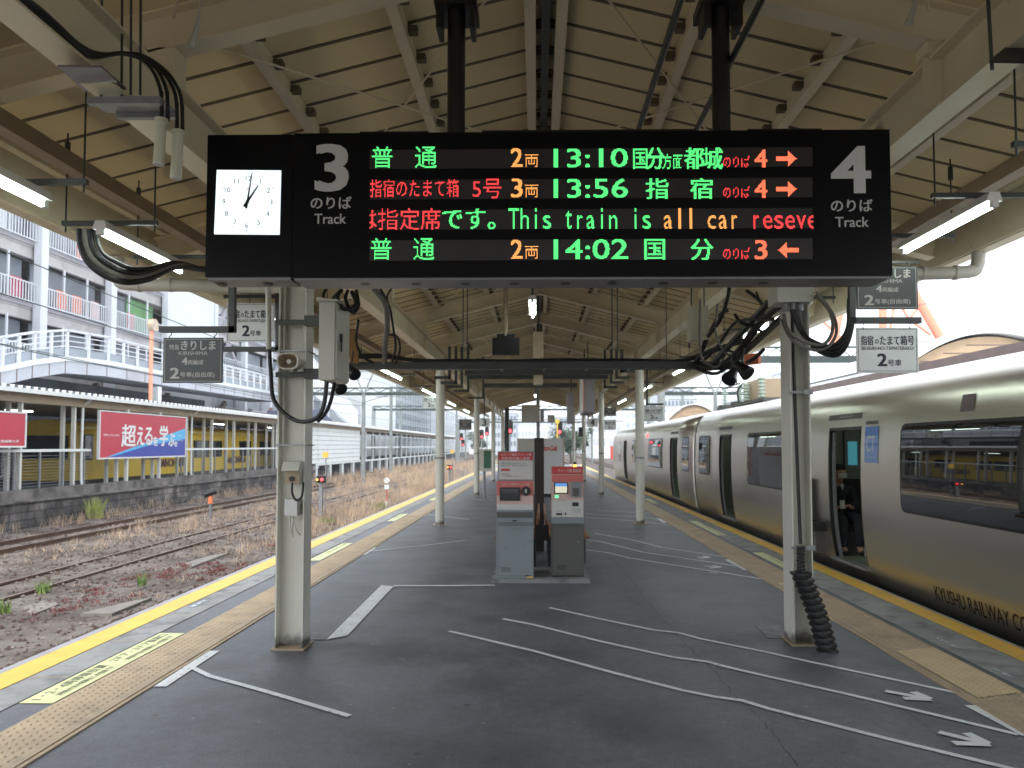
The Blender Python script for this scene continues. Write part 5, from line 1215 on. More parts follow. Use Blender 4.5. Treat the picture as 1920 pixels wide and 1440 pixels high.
# end wall inside the car with teal door window
t = thing('train_partition', (4.9, 15.2, SILL), 'cream end partition with a teal door window inside the train', 'partition')
yw = 13.9
g = MB().box((4.2, yw, SILL), (6.7, yw+.03, 2.26)); obj('wall', g, M['intgreen'], t)
a = at(1591, 872, yw-.02); b = at(1607, 828, yw-.02); obj('door_pane', MB().box((a.x, yw-.02, a.z), (b.x, yw-.003, b.z)), M['teal'], t)
obj('trim', MB().box((a.x-.09, yw-.012, SILL), (a.x-.06, yw-.001, 2.1)).box((b.x+.06, yw-.012, SILL), (b.x+.09, yw-.001, 2.1)), M['benchleg'], t)
# ================================================================ open track side
def track(x0, x1, label, gx=None):
    t = thing('railway_track', ((x0+x1)/2, 20, RAILZ), label, 'railway track', 'rusty railway tracks')
    for x in (x0, x1):
        g = MB().box((x-.065, -20, RAILZ-.14), (x+.065, 320, RAILZ-.125)).box((x-.01, -20, RAILZ-.125), (x+.01, 320, RAILZ-.04)).box((x-.032, -20, RAILZ-.04), (x+.032, 320, RAILZ-.004))
        r = obj('rail', g, M['rail'], t); obj('rail_head', MB().box((x-.028, -20, RAILZ-.004), (x+.028, 320, RAILZ)), M['railtop'], r)
    for k in range(95):
        y = 9+k*.66; h = RAILZ-.15+random.uniform(-.02, .012)
        obj('sleeper', MB().box((x0-.45, y, h-.1), (x1+.45, y+.2, h)), M['slabwood'], t)
M['bedbrown'] = mat('bedbrown', (.040, .027, .021), .95, var=.7, scale=20, bump=1, bscale=26, var2=((.068, .050, .042), .5, .46, .62))
M['slabwood'] = mat('slabwood', (.15, .105, .085), .9, var=.35, scale=5)
track(-10.58, -9.48, 'rusty double rail nearer the platform, with dry grass growing in it')
track(-15.17, -14.0, 'rusty double rail running close beside the stone wall')
track(4.8, 5.87, 'railway track under the silver train')
for (x, lab) in ((9.5, 'first railway track behind the silver train'),):
    track(x, x+1.07, lab)
# ballast bed heaps
def stones(n, fn, m, name, lo, hi):
    g = MB()
    for i in range(n):
        x, y, z = fn(i); r = random.uniform(lo, hi)*(1+max(0, y-9)*.02); a = random.uniform(0, 6.28)
        pts = [V((x+r*cos(a+k*1.57)*random.uniform(.7,1.3), y+r*sin(a+k*1.57)*random.uniform(.7,1.3), z)) for k in range(4)]
        top_ = V((x+random.uniform(-.5,.5)*r, y+random.uniform(-.5,.5)*r, z+r*random.uniform(.5,1.0)))
        g.add(pts+[top_], [(0,1,4),(1,2,4),(2,3,4),(3,0,4)])
    tag(obj(name, g, m), kind='stuff')
def bz(x): return -1.225+.26*max(0, sin(pi*min(1, max(0, (x+6.9)/3.06))))
def f1(i):
    x, y = random.uniform(-6.2, -3.9)+.25*random.gauss(0,1), 4+17*random.random()**1.3; return min(x, -3.9), y, bz(x)+random.uniform(-.01, .05)
def f2(i):
    x, y = random.uniform(-17.3, -6.0), 9+30*random.random()**1.2; return x, y, max(bz(x), -1.225+.10*max(0, sin(pi*min(1, max(0, (x+12.2)/4.3)))))+random.uniform(-.005, .02)
stones(12000, f1, M['stone'], 'ballast_stones', .020, .058)
stones(2600, f1, M['stonepale'], 'pale_ballast_stones', .012, .034)
stones(9000, f2, M['stonepale'], 'track_gravel', .018, .045)
stones(5000, f2, M['stone'], 'dark_track_gravel', .018, .045)
def mound(x0, x1, y0, y1, h, nx=8, ny=60):
    g = MB(); vs = []
    for j in range(ny+1):
        for i in range(nx+1):
            u = i/nx; vs.append((x0+(x1-x0)*u, y0+(y1-y0)*j/ny, -1.225+h*sin(pi*u)*(.8+.35*random.random())))
    g.add(vs, [(j*(nx+1)+i, j*(nx+1)+i+1, (j+1)*(nx+1)+i+1, (j+1)*(nx+1)+i) for j in range(ny) for i in range(nx)], True); return g
struct('ballast_bed', mound(-6.9, -3.84, -5, 60, .26), M['bedbrown'])
struct('ballast_bed', mound(-12.2, -7.9, -5, 120, .10), M['ballast'])
# concrete trough lids beside the track
lids = [((0,1118),(58,1112),(112,1132),(60,1152)), ((150,1150),(240,1128),(285,1120),(210,1150)), ((330,1060),(400,1040),(430,1036),(360,1062))]
for k, q in enumerate(lids):
    P = [fl(x, y, -1.165) for x, y in q]; solo('trough_lid', MB().prism(P, (0,0,-.10)), M['slab'], ['concrete trough lid with yellow edge beside the rail at the frame edge', 'long cracked concrete lid in front of the reddish weeds', 'pale concrete strip farther along by the rail'][k], 'concrete lid', P[0], 'concrete trough lids')
# vegetation
def tufts(pts, n, h, spread, m, name, label=None, wd=.006, lean=.35, kind='stuff'):
    g = MB()
    for (x, y, z, s) in pts:
        for k in range(n):
            a = random.uniform(0, 6.28); r = spread*s*random.random(); bx, by = x+r*cos(a), y+r*sin(a)
            hh = h*s*random.uniform(.5, 1.1); dx, dy = random.gauss(0, lean)*hh, random.gauss(0, lean)*hh
            w_ = wd*s; ca, sa = cos(a*3)*w_, sin(a*3)*w_
            g.add([(bx-ca, by-sa, z), (bx+ca, by+sa, z), (bx+dx*.5+ca*.7, by+dy*.5+sa*.7, z+hh*.6), (bx+dx*.5-ca*.7, by+dy*.5-sa*.7, z+hh*.6), (bx+dx, by+dy, z+hh)], [(0,1,2,3),(3,2,4)])
    return g
pts = []
for i in range(430):   # dense tall dry grass strip between the tracks, further away
    y = random.uniform(19, 62); pts.append((random.gauss(-7.4, .9), y, -1.2, random.uniform(.4, 1.0)*min(1, (y-12)/14)))
for i in range(230): pts.append((random.gauss(-12.3, .7), random.uniform(19, 75), -1.2, random.uniform(.3, .75)))
for i in range(200): pts.append((random.choice((-9.0, -11.1, -10.0))+random.gauss(0, .3), random.uniform(24, 60), -1.2, random.uniform(.35, .7)))
for i in range(420): pts.append((random.uniform(-17, -5), random.uniform(50, 130), -1.2, random.uniform(.9, 1.8)))
for i in range(90): pts.append((random.gauss(-17.1, .3), random.uniform(24, 70), -1.2, random.uniform(.5, 1)))
g = tufts(pts, 22, .60, .60, None, '', wd=.007)
tag(obj('dry_grass', g, M['drygrass']), kind='stuff')
pts = [(random.uniform(-14, -6.5), random.uniform(12, 34), -1.2, random.uniform(.5, 1)) for i in range(110)]
tag(obj('short_dry_grass', tufts(pts, 20, .16, .35, None, '', wd=.006, lean=.6), M['drygrass']), kind='stuff')
pts = []
for (px, py, n) in ((150,1140,12),(190,1113,14),(230,1100,6),(250,1085,8),(75,1180,0),(310,1068,14),(352,1075,22),(400,1070,22),(430,1062,12),(135,1128,8),(560,1020,14),(540,1010,8),(300,1085,6)):
    p = fl(px, py, -1.12)
    for i in range(int(n*.6)): pts.append((p.x+random.gauss(0, .5), p.y+random.gauss(0, .5), -1.15, random.uniform(.6, 1)))
tag(obj('red_ground_cover', tufts(pts, 26, .06, .24, None, '', wd=.011, lean=.9), M['redweed']), kind='stuff')
def tuft(px, py, z, h, sp, n, label, m='green'):
    p = fl(px, py, z); solo('grass_tuft', tufts([(p.x, p.y, z, 1)], n, h, sp, None, '', wd=.012, lean=.30), M[m], label, 'grass tuft', p, 'single grass tufts')
M['tallgreen'] = mat('tallgreen', (.40, .46, .12), .8, var=.3, scale=8)
tuft(178, 972, -1.2, .85, .30, 170, 'big yellow-green grass clump at the foot of the stone wall', 'tallgreen')
tuft(82, 1112, -1.15, .26, .10, 40, 'small green tuft beside the trough lid and rail')
tuft(265, 1098, -1.15, .30, .07, 30, 'small green tuft among the red ground cover')
tuft(3, 1150, -1.15, .25, .15, 40, 'green weed at the frame edge by the trough lid')
tuft(610, 980, -1.15, .22, .35, 80, 'low green weeds just behind the thick column')
tuft(712, 955, -1.2, .35, .5, 80, 'yellow-green weeds under the white diamond marker')
tuft(815, 868, -1.2, 1.0, .8, 90, 'distant light green bush by the far fence')
tuft(812, 850, -.4, 1.4, .9, 90, 'light green creeper on the far white fence')
# ---- opposite platform
PX = -17.8
struct('opposite_platform', MB().box((-27, 5, -1.2), (PX-.3, 60, .02)).box((-27, 60, -1.2), (-19.2, 200, -.05)), M['parkdark'])  # far box is a dark backing behind the white supports
t = thing('stone_wall', (PX, 40, -1.2), 'dark weathered stone wall of the platform across the tracks', 'wall')
obj('lower_wall', MB().box((PX-.25, 5, -1.25), (PX+.18, 60, -.33)), M['wallstone'], t)
obj('ledge', MB().box((PX-.25, 5, -.329), (PX+.25, 60, -.26)), M['copeold'], t)
obj('upper_wall', MB().box((PX-.3, 5, -.259), (PX, 60, .085)), M['copeold'], t)
# canopy roof of that platform
FX = -18.3
t = thing('opposite_canopy', (-21, 45, 3.4), 'long white canopy with corrugated roof edge over the platform across the tracks', 'canopy')
g = MB(); yy = 8; RZ = 3.62
vs = []; n = 0
def rz(x): return RZ+(FX+.5-x)*.06
prof = []
while yy < 175: prof += [(yy, 0), (yy+.16, 0), (yy+.20, .09), (yy+.36, .09), (yy+.40, 0)]; yy += .40 if yy < 60 else 1.2
vs = [(x, y, rz(x)+d) for y, d in prof for x in (FX+.55, -26.5)]
g.add(vs, [(2*i, 2*i+1, 2*i+3, 2*i+2) for i in range(len(prof)-1)]); g.add([(FX+.5, 8, RZ-.06), (-26.5, 8, RZ+.4), (-26.5, 175, RZ+.4), (FX+.5, 175, RZ-.06)], [(0,1,2,3)])
obj('roof_sheet', g, M['roofwhite'], t)
obj('gutter', MB().box((FX+.5, 8, RZ-.16), (FX+.62, 175, RZ-.01)), M['offwhite'], t)
obj('soffit', MB().box((-26.4, 8, RZ-.42), (FX+.1, 175, RZ-.30)).box((FX+.1, 8, RZ-.46), (FX+.2, 175, RZ-.1)), M['steel_dark'], t)
ypost = [23.0, 26.5, 29.6, 32.7, 35.8, 39.2, 42.3, 45.4, 48.9, 52.2, 55.5, 58.8, 62, 65.3]
ypost += [77+3.6*k for k in range(20)]
for k, y in enumerate(ypost):
    lab = ('white fence post %s from the red billboard' % ORD[k]) if k < 14 else 'distant white fence post under the far canopy across the tracks'
    tt = thing('canopy_post', (FX, y, 0), lab, 'post', 'white posts of the platform across the tracks')
    if k >= 14: tt['group'] = 'distant white posts of the far fence'
    obj('shaft', MB().box((FX-.07, y-(.05 if k < 14 else .12), .08), (FX+.07, y+(.05 if k < 14 else .12), RZ-.3)), M['creampost' if k < 14 else 'offwhite'], tt)
    if k < 12: obj('rear_shaft', MB().box((FX-.55, y+.02, .02), (FX-.42, y+.14, RZ-.3)), M['creampost'], tt)
    if k in (2, 5, 9, 12): obj('downpipe', MB().tube([(FX+.45, y+.4, RZ-.12), (FX+.3, y+.42, RZ-.25), (FX+.12, y+.42, RZ-.35), (FX+.1, y+.42, RZ-.6), (FX+.1, y+.42, .2), (FX+.22, y+.6, -.15)], .05, n=8, sub=3), M['offwhite'], tt)
def fence(ya, yb, label):
    t = thing('railing', (FX, ya, 0), label, 'railing', 'railings along the platform across the tracks')
    obj('top_rail', MB().box((FX+.07, ya, 1.40), (FX+.13, yb, 1.50)), M['offwhite'], t)
    y = ya
    while y < yb:
        obj('picket', MB().box((FX+.06, y, .05), (FX+.12, y+.06, 1.40)), M['galv'], t); y += 1.35
    obj('mesh_panel', (lambda g: [g.box((FX+.03, ya, z), (FX+.04, yb, z+.014)) for z in [.15+.11*i for i in range(11)]] and g)(MB()), M['galv'], t)
fence(18, 30.6, 'white railing with wire mesh left of the blue and red billboard'.replace('left of', 'before'))
fence(38.5, 66, 'white railing in front of the yellow train')
t = thing('railing', (FX, 78, 0), 'far white railing beyond the white louvred wall', 'railing', 'railings along the platform across the tracks')
obj('top_rail', MB().box((FX+.07, 78, 1.35), (FX+.13, 165, 1.55)), M['offwhite'], t); obj('bottom_rail', MB().box((FX+.07, 62, -.02), (FX+.16, 165, .16)), M['offwhite'], t); obj('upper_rail', MB().box((FX+.07, 78, 2.75), (FX+.11, 165, 2.85)), M['offwhite'], t)
# posts below the far railing
for k in range(22):
    y = 62+4.2*k; solo('support_post', MB().box((FX-.1, y, -1.2), (FX+.15, y+.55, -.02)), M['offwhite'], 'short white support under the far fence, %s' % (ORD[k]+' from the louvred wall' if k < 14 else 'distant in its row'), 'post', (FX, y, -1.2), 'short white supports under the far fence')
    if k >= 14: S.objects[-1]['group'] = S.objects[-1]['group']
# louvred white wall
t = thing('louvred_wall', (FX, 60, .1), 'white horizontally louvred wall panel just past the thick column', 'wall')
g = MB(); z = .16
while z < 3.1: g.prism([(FX+.02, 57.5, z), (FX+.14, 57.5, z+.02), (FX+.10, 57.5, z+.38), (FX+.02, 57.5, z+.38)], (0, 20, 0)); z += .385
obj('louvres', g, M['offwhite'], t)
# billboards
def billboard(ya, yb, z0, z1, label):
    t = thing('billboard', (FX+.3, ya, z0), label, 'billboard'); X = FX+.32
    obj('panel', MB().box((X, ya, z0), (X+.06, yb, z1)), M['billred'], t)
    obj('frame', MB().box((X-.02, ya-.06, z0-.06), (X+.09, yb+.06, z0-.001)).box((X-.02, ya-.06, z1+.001), (X+.09, yb+.06, z1+.05)).box((X-.02, ya-.06, z0), (X+.09, ya-.001, z1)).box((X-.02, yb+.001, z0), (X+.09, yb+.06, z1)), M['offwhite'], t)
    for k in range(2):
        y = ya+(yb-ya)*(.3+.38*k); obj('stay', MB().box((X-.15, y, .08), (X-.02, y+.12, RZ-.4)), M['creampost'], t)
    return t, X+.06
t, X = billboard(30.75, 38.3, 1.13, 3.04, 'billboard with red, cyan and blue fields and white brush lettering on the far platform')
ya, yb, z0, z1 = 30.75, 38.3, 1.13, 3.04
def bp(u, v, d): return (X+d, ya+(yb-ya)*u, z0+(z1-z0)*v)
obj('cyan_field', MB().prism([bp(.06,.005,.001), bp(.995,.35,.001), bp(.995,.72,.001)], (.004,0,0)), M['billcyan'], t)
obj('blue_field', MB().prism([bp(.10,.005,.006), bp(.995,.005,.006), bp(.995,.44,.006), bp(.5,.26,.006)], (.004,0,0)), M['billblue'], t)
g = MB(); H_ = z1-z0; W_ = yb-ya
for s, u0, u1, v0, v1 in (('超', .215, .365, .24, .74), ('え', .38, .46, .28, .70), ('る', .47, .56, .28, .70), ('を', .57, .63, .26, .48), ('学', .65, .755, .26, .76), ('ぶ。', .765, .88, .24, .58)):
    text(g, s, bp(u0, v0, .011), Y_, Z_, H_*(v1-v0), W_*(u1-u0), off=.004, bold=.03)
obj('brush_lettering', g, M['white'], t)
g = MB(); text(g, '世界をしたのしみ学ぶ', bp(.035,.47,.002), Y_, Z_, H_*.05, W_*.16, off=.004, bold=.02); text(g, '大学院教育を', bp(.885,.50,.011), Y_, Z_, H_*.035, W_*.07, off=.004); text(g, '学びなおすあなたへ', bp(.885,.38,.011), Y_, Z_, H_*.035, W_*.09, off=.004); obj('small_lettering', g, M['white'], t)
t, X = billboard(18.5, 26.2, 1.62, 2.74, 'plain red billboard cut by the frame edge on the far platform')
z0, z1, ya, yb = 1.62, 2.74, 18.5, 26.2
g = MB(); text(g, '鹿児島国際大学', bp(.80,.10,.002), Y_, Z_, .09, 1.25, off=.004, bold=.03); text(g, '学ぶ', bp(.62,.66,.002), Y_, Z_, .12, .5, off=.004); obj('small_lettering', g, M['white'], t)
# yellow train
TX = -21.3
t = thing('yellow_train', (TX-1.4, 55, -1), 'yellow diesel train standing behind the far platform posts', 'train')
g = MB(); prof = [(TX, -.75), (TX+.02, -.2), (TX, 1.2), (TX-.06, 2.15), (TX-.22, 2.55), (TX-.65, 2.78), (TX-1.4, 2.86)]
prof = prof+[(2*(TX-1.4)-x, z) for x, z in reversed(prof[:-1])]
g.prism([(x, 34.6, z) for x, z in prof], (0, 38, 0), True); obj('body', g, M['trainyellow'], t)
obj('roof_band', MB().box((TX-.20, 34.8, 2.42), (TX-.02, 72, 2.52)), mat('paleyellow', (.78,.66,.22), .4), t)
obj('front_window', MB().box((TX-2.5, 34.55, 1.0), (TX-.3, 34.59, 2.1)), M['dglass'], t)
for (a, b, z0_, z1_) in ((35.2, 35.9, 1.0, 2.1), (40.5, 42.3, .95, 1.95), (45.0, 45.6, .6, 2.0), (46.8, 48.8, .95, 1.9), (49.2, 50.8, .95, 1.9), (54, 56, .95, 1.9), (58, 60, .95, 1.9)):
    wf = obj('window', MB().box((TX-.05, a-.06, z0_-.06), (TX+.03, b+.06, z1_+.06)), M['black'], t); obj('pane', MB().box((TX+.0301, a, z0_), (TX+.036, b, z1_)), M['dglass'], wf)
for y in (39.0, 43.2, 51.2): obj('door', MB().box((TX+.005, y, -.5), (TX+.03, y+.95, 2.05)), M['trainyellow'], t)
g = MB()
for y in (42.2, 51.6): text(g, 'NANOHANA', (TX+.03, y, .42), Y_, Z_, .45, 3.4, off=.01, bold=.06)
obj('lettering', g, M['purple'], t)
for y in (35.9, 37.9): obj('wheel', MB().cyl((TX-.15, y, -.78), (TX+.02, y, -.78), .42, n=20), M['rail'], t)
obj('skirt_line', MB().box((TX+.01, 36, -.2), (TX+.035, 71, -.15)), M['steel_dark'], t)
# lamps under the opposite canopy
for k in range(4): 
    tt = lamp(-19.6, 27.5+k*9, 2.95, 'lit lamp under the canopy across the tracks, %s from the red billboard' % ORD[k], 1, 1.6, rods=False, col='tubesmall'); tt['group'] = 'lamps under the canopy across the tracks'
for k in range(10):
    tt = lamp(-19.0, 84+k*7, 2.85, 'distant lit lamp under the far canopy, %s past the louvred wall' % ORD[k], 1, 2.2, rods=False, col='tubesmall'); tt['group'] = 'lamps under the canopy across the tracks'
# dark store behind
struct('backdrop_wall', MB().box((-29.5, 10, 0), (-29.2, 66, 5.6)), M['parkdark'])

# ================================================================ car park building
BX = -31.0
t = thing('car_park_building', (BX-8, 55, 0), 'large grey-white multi-storey car park with white railings behind the far platform', 'building')
FZ = [6.55, 10.3, 14.1, 17.9]
def slab_(ya, yb, z): 
    g = MB().box((BX-16, ya, z-.35), (BX, yb, z)); obj('floor_slab', g, M['parkconc'], t)
    g = MB().box((BX-.35, ya, z-1.0), (BX-.05, yb, z-.351)); obj('edge_beam', g, M['parkconc'], t)
    obj('slab_edge', MB().box((BX+.001, ya, z-.22), (BX+.12, yb, z+.05)), M['parkgrey'], t)
for z in FZ: slab_(18, 64, z)
for z in [f-1.2 for f in FZ]+[15.5]: slab_(71, 118, z)
for k, y in enumerate([22, 30, 38, 45.9, 53.6, 61.8, 71, 78.5, 86, 94, 102, 110]):
    obj('pillar', MB().box((BX+.121, y-.33, 0), (BX+.6, y+.33, 21)), M['parkwhite'], t)
def rails(ya, yb, z):
    g = MB(); y = ya; X = BX+.30
    while y < yb: g.box((X-.02, y, z+.06), (X+.02, y+.07, z+1.15)); y += .26 if ya < 70 else .4
    g.box((X-.03, ya, z+1.15), (X+.03, yb, z+1.22)).box((X-.03, ya, z+.02), (X+.03, yb, z+.09)); obj('railing', g, M['parkwhite'], t)
PYS = [18, 22, 30, 38, 45.9, 53.6, 61.8]
for z in FZ:
    for i in range(len(PYS)-1): rails(PYS[i]+.35, PYS[i+1]-.35, z)
for z in [f-1.2 for f in FZ]:
    for i, (a, b) in enumerate(((71.4, 78.1), (78.9, 85.6), (86.4, 93.6), (94.4, 101.6))): rails(a, b, z)
for i in range(3, len(PYS)-1):
    for z in FZ:
        for f in (.34, .67):
            y = PYS[i]+(PYS[i+1]-PYS[i])*f; obj('mullion', MB().box((BX+.05, y, z), (BX+.15, y+.12, z+2.8)), M['parkwhite'], t)
        obj('window_wall', MB().box((BX-.7, PYS[i]+.4, z+.01), (BX-.6, PYS[i+1]-.4, z+2.69)), M['parkwin'], t)
for i in range(3):
    for z in FZ: obj('window_wall', MB().box((BX-.7, PYS[i]+.4, z+.01), (BX-.6, PYS[i+1]-.4, z+2.69)), M['parkwin'], t)
obj('back_wall', MB().box((BX-16.4, 18, 0), (BX-16, 118, 20)), M['parkgrey'], t)
obj('green_net', MB().box((BX-.6, 57.2, 10.35), (BX-.5, 61.2, 13.0)), M['netgreen'], t)
obj('white_wall', MB().box((BX-.1, 62.3, 5), (BX+.5, 70.6, 15.2)), M['farwhite'], t)
for i, (a, b) in enumerate(((71.4, 78.1), (86.4, 93.6))):
    for z in [f-1.2 for f in FZ[1:3]]:
        m_ = (a+b)/2; g = MB().bar((BX+.2, a, z-.3), (BX+.2, m_, z+2.6), .3, .35).bar((BX+.2, b, z-.3), (BX+.2, m_, z+2.6), .3, .35); obj('v_brace', g, M['parkgrey'], t)
for i, (a, b) in enumerate(((71.4, 78.1), (78.9, 85.6), (86.4, 93.6), (94.4, 101.6), (102.4, 109.6))):
    for z in [f-1.2 for f in FZ[:3]]: obj('window_wall', MB().box((BX-.7, a, z+.01), (BX-.6, b, z+2.65)), M['parkwin'], t)
for k, (y, z, c) in enumerate(((40.5, 10.4, 'orange'), (43.5, 10.4, 'billred'), (47.8, 10.4, 'orange'), (49.5, 10.4, 'orange'), (49.8, 14.15, 'orange'), (51.5, 10.4, 'pinkpale'), (56.2, 10.4, 'billred'), (42, 14.15, 'farwhite'))):
    obj('banner', MB().box((BX+.1, y, z+.1), (BX+.14, y+1.0, z+1.25)), M[c], t)
# dark ground storey with brown diagonal braces
obj('ground_storey', MB().box((BX-1.5, 18, 0), (BX-1.4, 118, 5.4)), M['parkdark'], t)
for (y0_, y1_) in ((46.5, 50.2), (55.5, 60), (66, 71), (78, 83.5), (90, 96), (37, 40)):
    obj('diagonal_brace', MB().bar((BX+1.5, y0_, 1.8), (BX+1.5, y1_, 5.7), .35, .4), M['brownstrut'], t)
for y in (38, 45.9, 53.6, 59, 62.8, 71, 78.5, 86, 94):
    obj('pier', MB().box((BX+.8, y, 0), (BX+1.2, y+(.5 if y != 59 else 3.2), 5.5)), M['parkgrey'], t)
obj('shop_panel', MB().box((BX-1.3, 60.5, 3.1), (BX-1.2, 64.5, 4.9)), mat('maroon', (.10,.03,.035), .8), t)
M['deckgirder'] = mat('deckgirder', (.50, .51, .55), .7, var=.08, scale=.5)
M['deckpanel'] = mat('deckpanel', (.34, .38, .42), .7, var=.1, scale=.6)
# humped pedestrian deck
DX = -27.0
t = thing('pedestrian_deck', (DX, 45, 5), 'white humped pedestrian deck with railings in front of the car park', 'footbridge')
pt = [atX(x, y, DX) for x, y in ((-120, 712), (0, 697), (60, 684), (122, 676), (200, 684), (303, 703), (420, 723), (520, 741))]
pt = [V((DX, p.y, p.z)) for p in pt]
for i in range(len(pt)-1):
    a, b = pt[i], pt[i+1]
    obj('girder', MB().prism([a, b, b-V((0,0,.72)), a-V((0,0,.72))], (-3, 0, 0)), M['deckgirder'], t)
    g = MB(); nj = max(2, int((b.y-a.y)/2.2))
    for k in range(nj):
        q = a.lerp(b, k/nj); g.box((DX+.001, q.y, q.z-.70), (DX+.02, q.y+.05, q.z-.01))
    obj('girder_joint', g, M['brownstrut'], t)
    obj('kerb', MB().bar(a+V((.02,0,.13)), b+V((.02,0,.13)), .25, .26), M['farwhite'], t)
    n = max(2, int((b.y-a.y)/1.5)); g = MB(); h = 1.75
    for k in range(n):
        q = a.lerp(b, k/n); g.box((DX-.02, q.y, q.z+.2), (DX+.10, q.y+.16, q.z+h))
    for z in (.85, 1.15, 1.45): g.bar(a+V((.04,0,z)), b+V((.04,0,z)), .04, .05)
    g.bar(a+V((.04,0,h)), b+V((.04,0,h)), .12, .12)
    obj('railing', g, M['parkwhite'], t)
    obj('side_panel', MB().prism([a+V((-.05,0,.26)), b+V((-.05,0,.26)), b+V((-.05,0,.75)), a+V((-.05,0,.75))], (-.03,0,0)), M['deckpanel'], t)
for (px, wd) in ((31, .45), (300, .5), (-60,.5)):
    p = atX(px, 720, DX+.2); obj('support', MB().box((DX-.3, p.y-wd/2, 0), (DX+.2, p.y+wd/2, p.z-.2)), M['farwhite'], t)
p = atX(283, 690, -26.0); q = atX(283, 612, -26.0)
t = thing('street_lamp', (p.x, p.y, 0), 'orange-painted lamp post with round top in front of the white wall', 'street lamp')
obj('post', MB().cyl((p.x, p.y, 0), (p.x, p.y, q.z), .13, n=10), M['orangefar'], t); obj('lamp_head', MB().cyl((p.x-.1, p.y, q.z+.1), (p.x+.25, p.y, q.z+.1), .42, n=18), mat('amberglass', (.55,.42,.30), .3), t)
# stair with hood, white blank building, scaffolded building
t = thing('station_stair', (-24, 80, 0), 'covered station stair with a dark slanting hood and white railings', 'stair')
a, b = atX(595, 765, -23), atX(612, 748, -23); 
P = [atX(560, 770, -23), atX(600, 768, -23), atX(640, 803, -23), atX(560, 803, -23)]; obj('hood', MB().prism(P, (-3,0,0)), mat('hoodblue', (.09,.10,.15), .7), t)
P0, P1 = atX(560, 716, -23), atX(672, 805, -23)
obj('stringer', MB().bar(P0, P1, .4, .5), M['farwhite'], t)
g = MB()
for k in range(36):
    q = P0.lerp(P1, k/36); g.box((-23.05, q.y, q.z), (-22.95, q.y+.18, q.z+4.0-k*.05))
obj('railing', g, M['farwhite'], t)
def block(name, x0, x1, ytop, Y, d, m, label, win=None, wm='farwin'):
    a = at(x0, 836, Y); b = at(x1, ytop, Y); t = thing(name, ((a.x+b.x)/2, Y, 0), label, 'building')
    obj('wall', MB().box((a.x, Y, -1.2), (b.x, Y+d, b.z)), M[m], t)
    obj('parapet', MB().box((a.x-.15, Y-.15, b.z+.002), (b.x+.15, Y+d+.15, b.z+.4)), M['farbuild'], t)
    if win:
        nx, nz = win; w_ = (b.x-a.x)/nx; h_ = (b.z-1)/nz
        for i in range(nx):
            for k in range(nz):
                wx, wz = a.x+w_*(i+.18), 1+h_*(k+.25); f = obj('window', MB().box((wx, Y-.06, wz), (wx+w_*.64, Y-.002, wz+h_*.5)), M[wm], t)
    return t
# buildings in the left distance run along the tracks: facade on plane X=-31
def fblock(name, xa, xb, ytop, X, m, label, win=None, wm='farwin'):
    a = atX(xa, 836, X); b = atX(xb, 836, X); z = atX(xa, ytop, X).z
    t = thing(name, (X-4, (a.y+b.y)/2, 0), label, 'building')
    obj('wall', MB().box((X-14, a.y, -1.2), (X, b.y, z)), M[m], t); obj('parapet', MB().box((X-14.1, a.y-.1, z+.002), (X+.12, b.y+.1, z+.35)), M['farbuild'], t)
    if win:
        ny, nz = win; w_ = (b.y-a.y)/ny; h_ = (z-2)/nz
        for i in range(ny):
            for k in range(nz):
                wy, wz = a.y+w_*(i+.15), 2+h_*(k+.25); obj('window', MB().box((X+.002, wy, wz), (X+.05, wy+w_*.7, wz+h_*.55)), M[wm], t)
    return t
fblock('terminal_building', 560, 677, 722, -36, 'farbuild', 'pale building with window rows behind the covered stair', (9, 5))
fblock('blank_building', 676, 741, 690, -29, 'farwhite', 'tall blank white building behind the louvred wall')
t = fblock('scaffold_building', 742, 806, 702, -30, 'farbuild', 'bluish building wrapped in scaffolding beyond the blank white one', (7, 6))
a = atX(742, 836, -29); b = atX(806, 836, -29); g = MB()
for i in range(15):
    y = a.y+(b.y-a.y)*i/14; g.box((-29, y, 0), (-28.9, y+.25, 19))
for z in range(0, 19, 2): g.box((-29.05, a.y, z), (-28.88, b.y, z+.18))
obj('scaffold', g, M['cattruss'], t)
fblock('office_building', 808, 832, 745, -30, 'farbuild', 'pale blue-grey building beyond the scaffolding')
fblock('office_building', 834, 880, 770, -32, 'farwhite', 'small pale building far beyond the scaffolding', (6, 3))
block('city_block', 880, 925, 770, 260, 20, 'farwhite', 'pale distant block seen between the open-track columns', (8, 4), 'farbuild')
block('city_block', 926, 968, 776, 230, 20, 'farbuild', 'grey-blue distant block behind the red signals', (7, 4))
block('city_block', 970, 1030, 770, 300, 20, 'farwhite', 'distant white block behind the vending machines', (9, 4), 'farbuild')
block('city_block', 1032, 1075, 783, 250, 20, 'farbuild', 'distant block behind the train-side signal', (7, 3))
block('city_block', 1085, 1128, 775, 280, 20, 'farwhite', 'pale distant building between the train-side columns', (7, 4), 'farbuild')
block('warehouse', 1110, 1168, 790, 170, 20, 'farwhite', 'low white warehouse near the red box at the track end', (4, 2), 'farbuild')
block('city_block', 1130, 1235, 736, 200, 20, 'farwhite', 'white block above the far end of the silver train', (10, 6), 'farbuild')
block('apartment_block', 1238, 1300, 728, 180, 20, 'farbuild', 'pale apartment block behind the gantry beam, seen over the train', (9, 6))
block('apartment_block', 1302, 1400, 740, 190, 20, 'farwhite', 'wide white apartment block behind the roof insulators', (12, 5), 'farbuild')
block('apartment_block', 1402, 1500, 748, 170, 20, 'farbuild', 'grey block partly behind the train roof box', (10, 5))
block('city_block', 1500, 1640, 690, 210, 25, 'farwhite', 'broad white block beyond the orange lattice legs', (12, 6), 'farbuild')
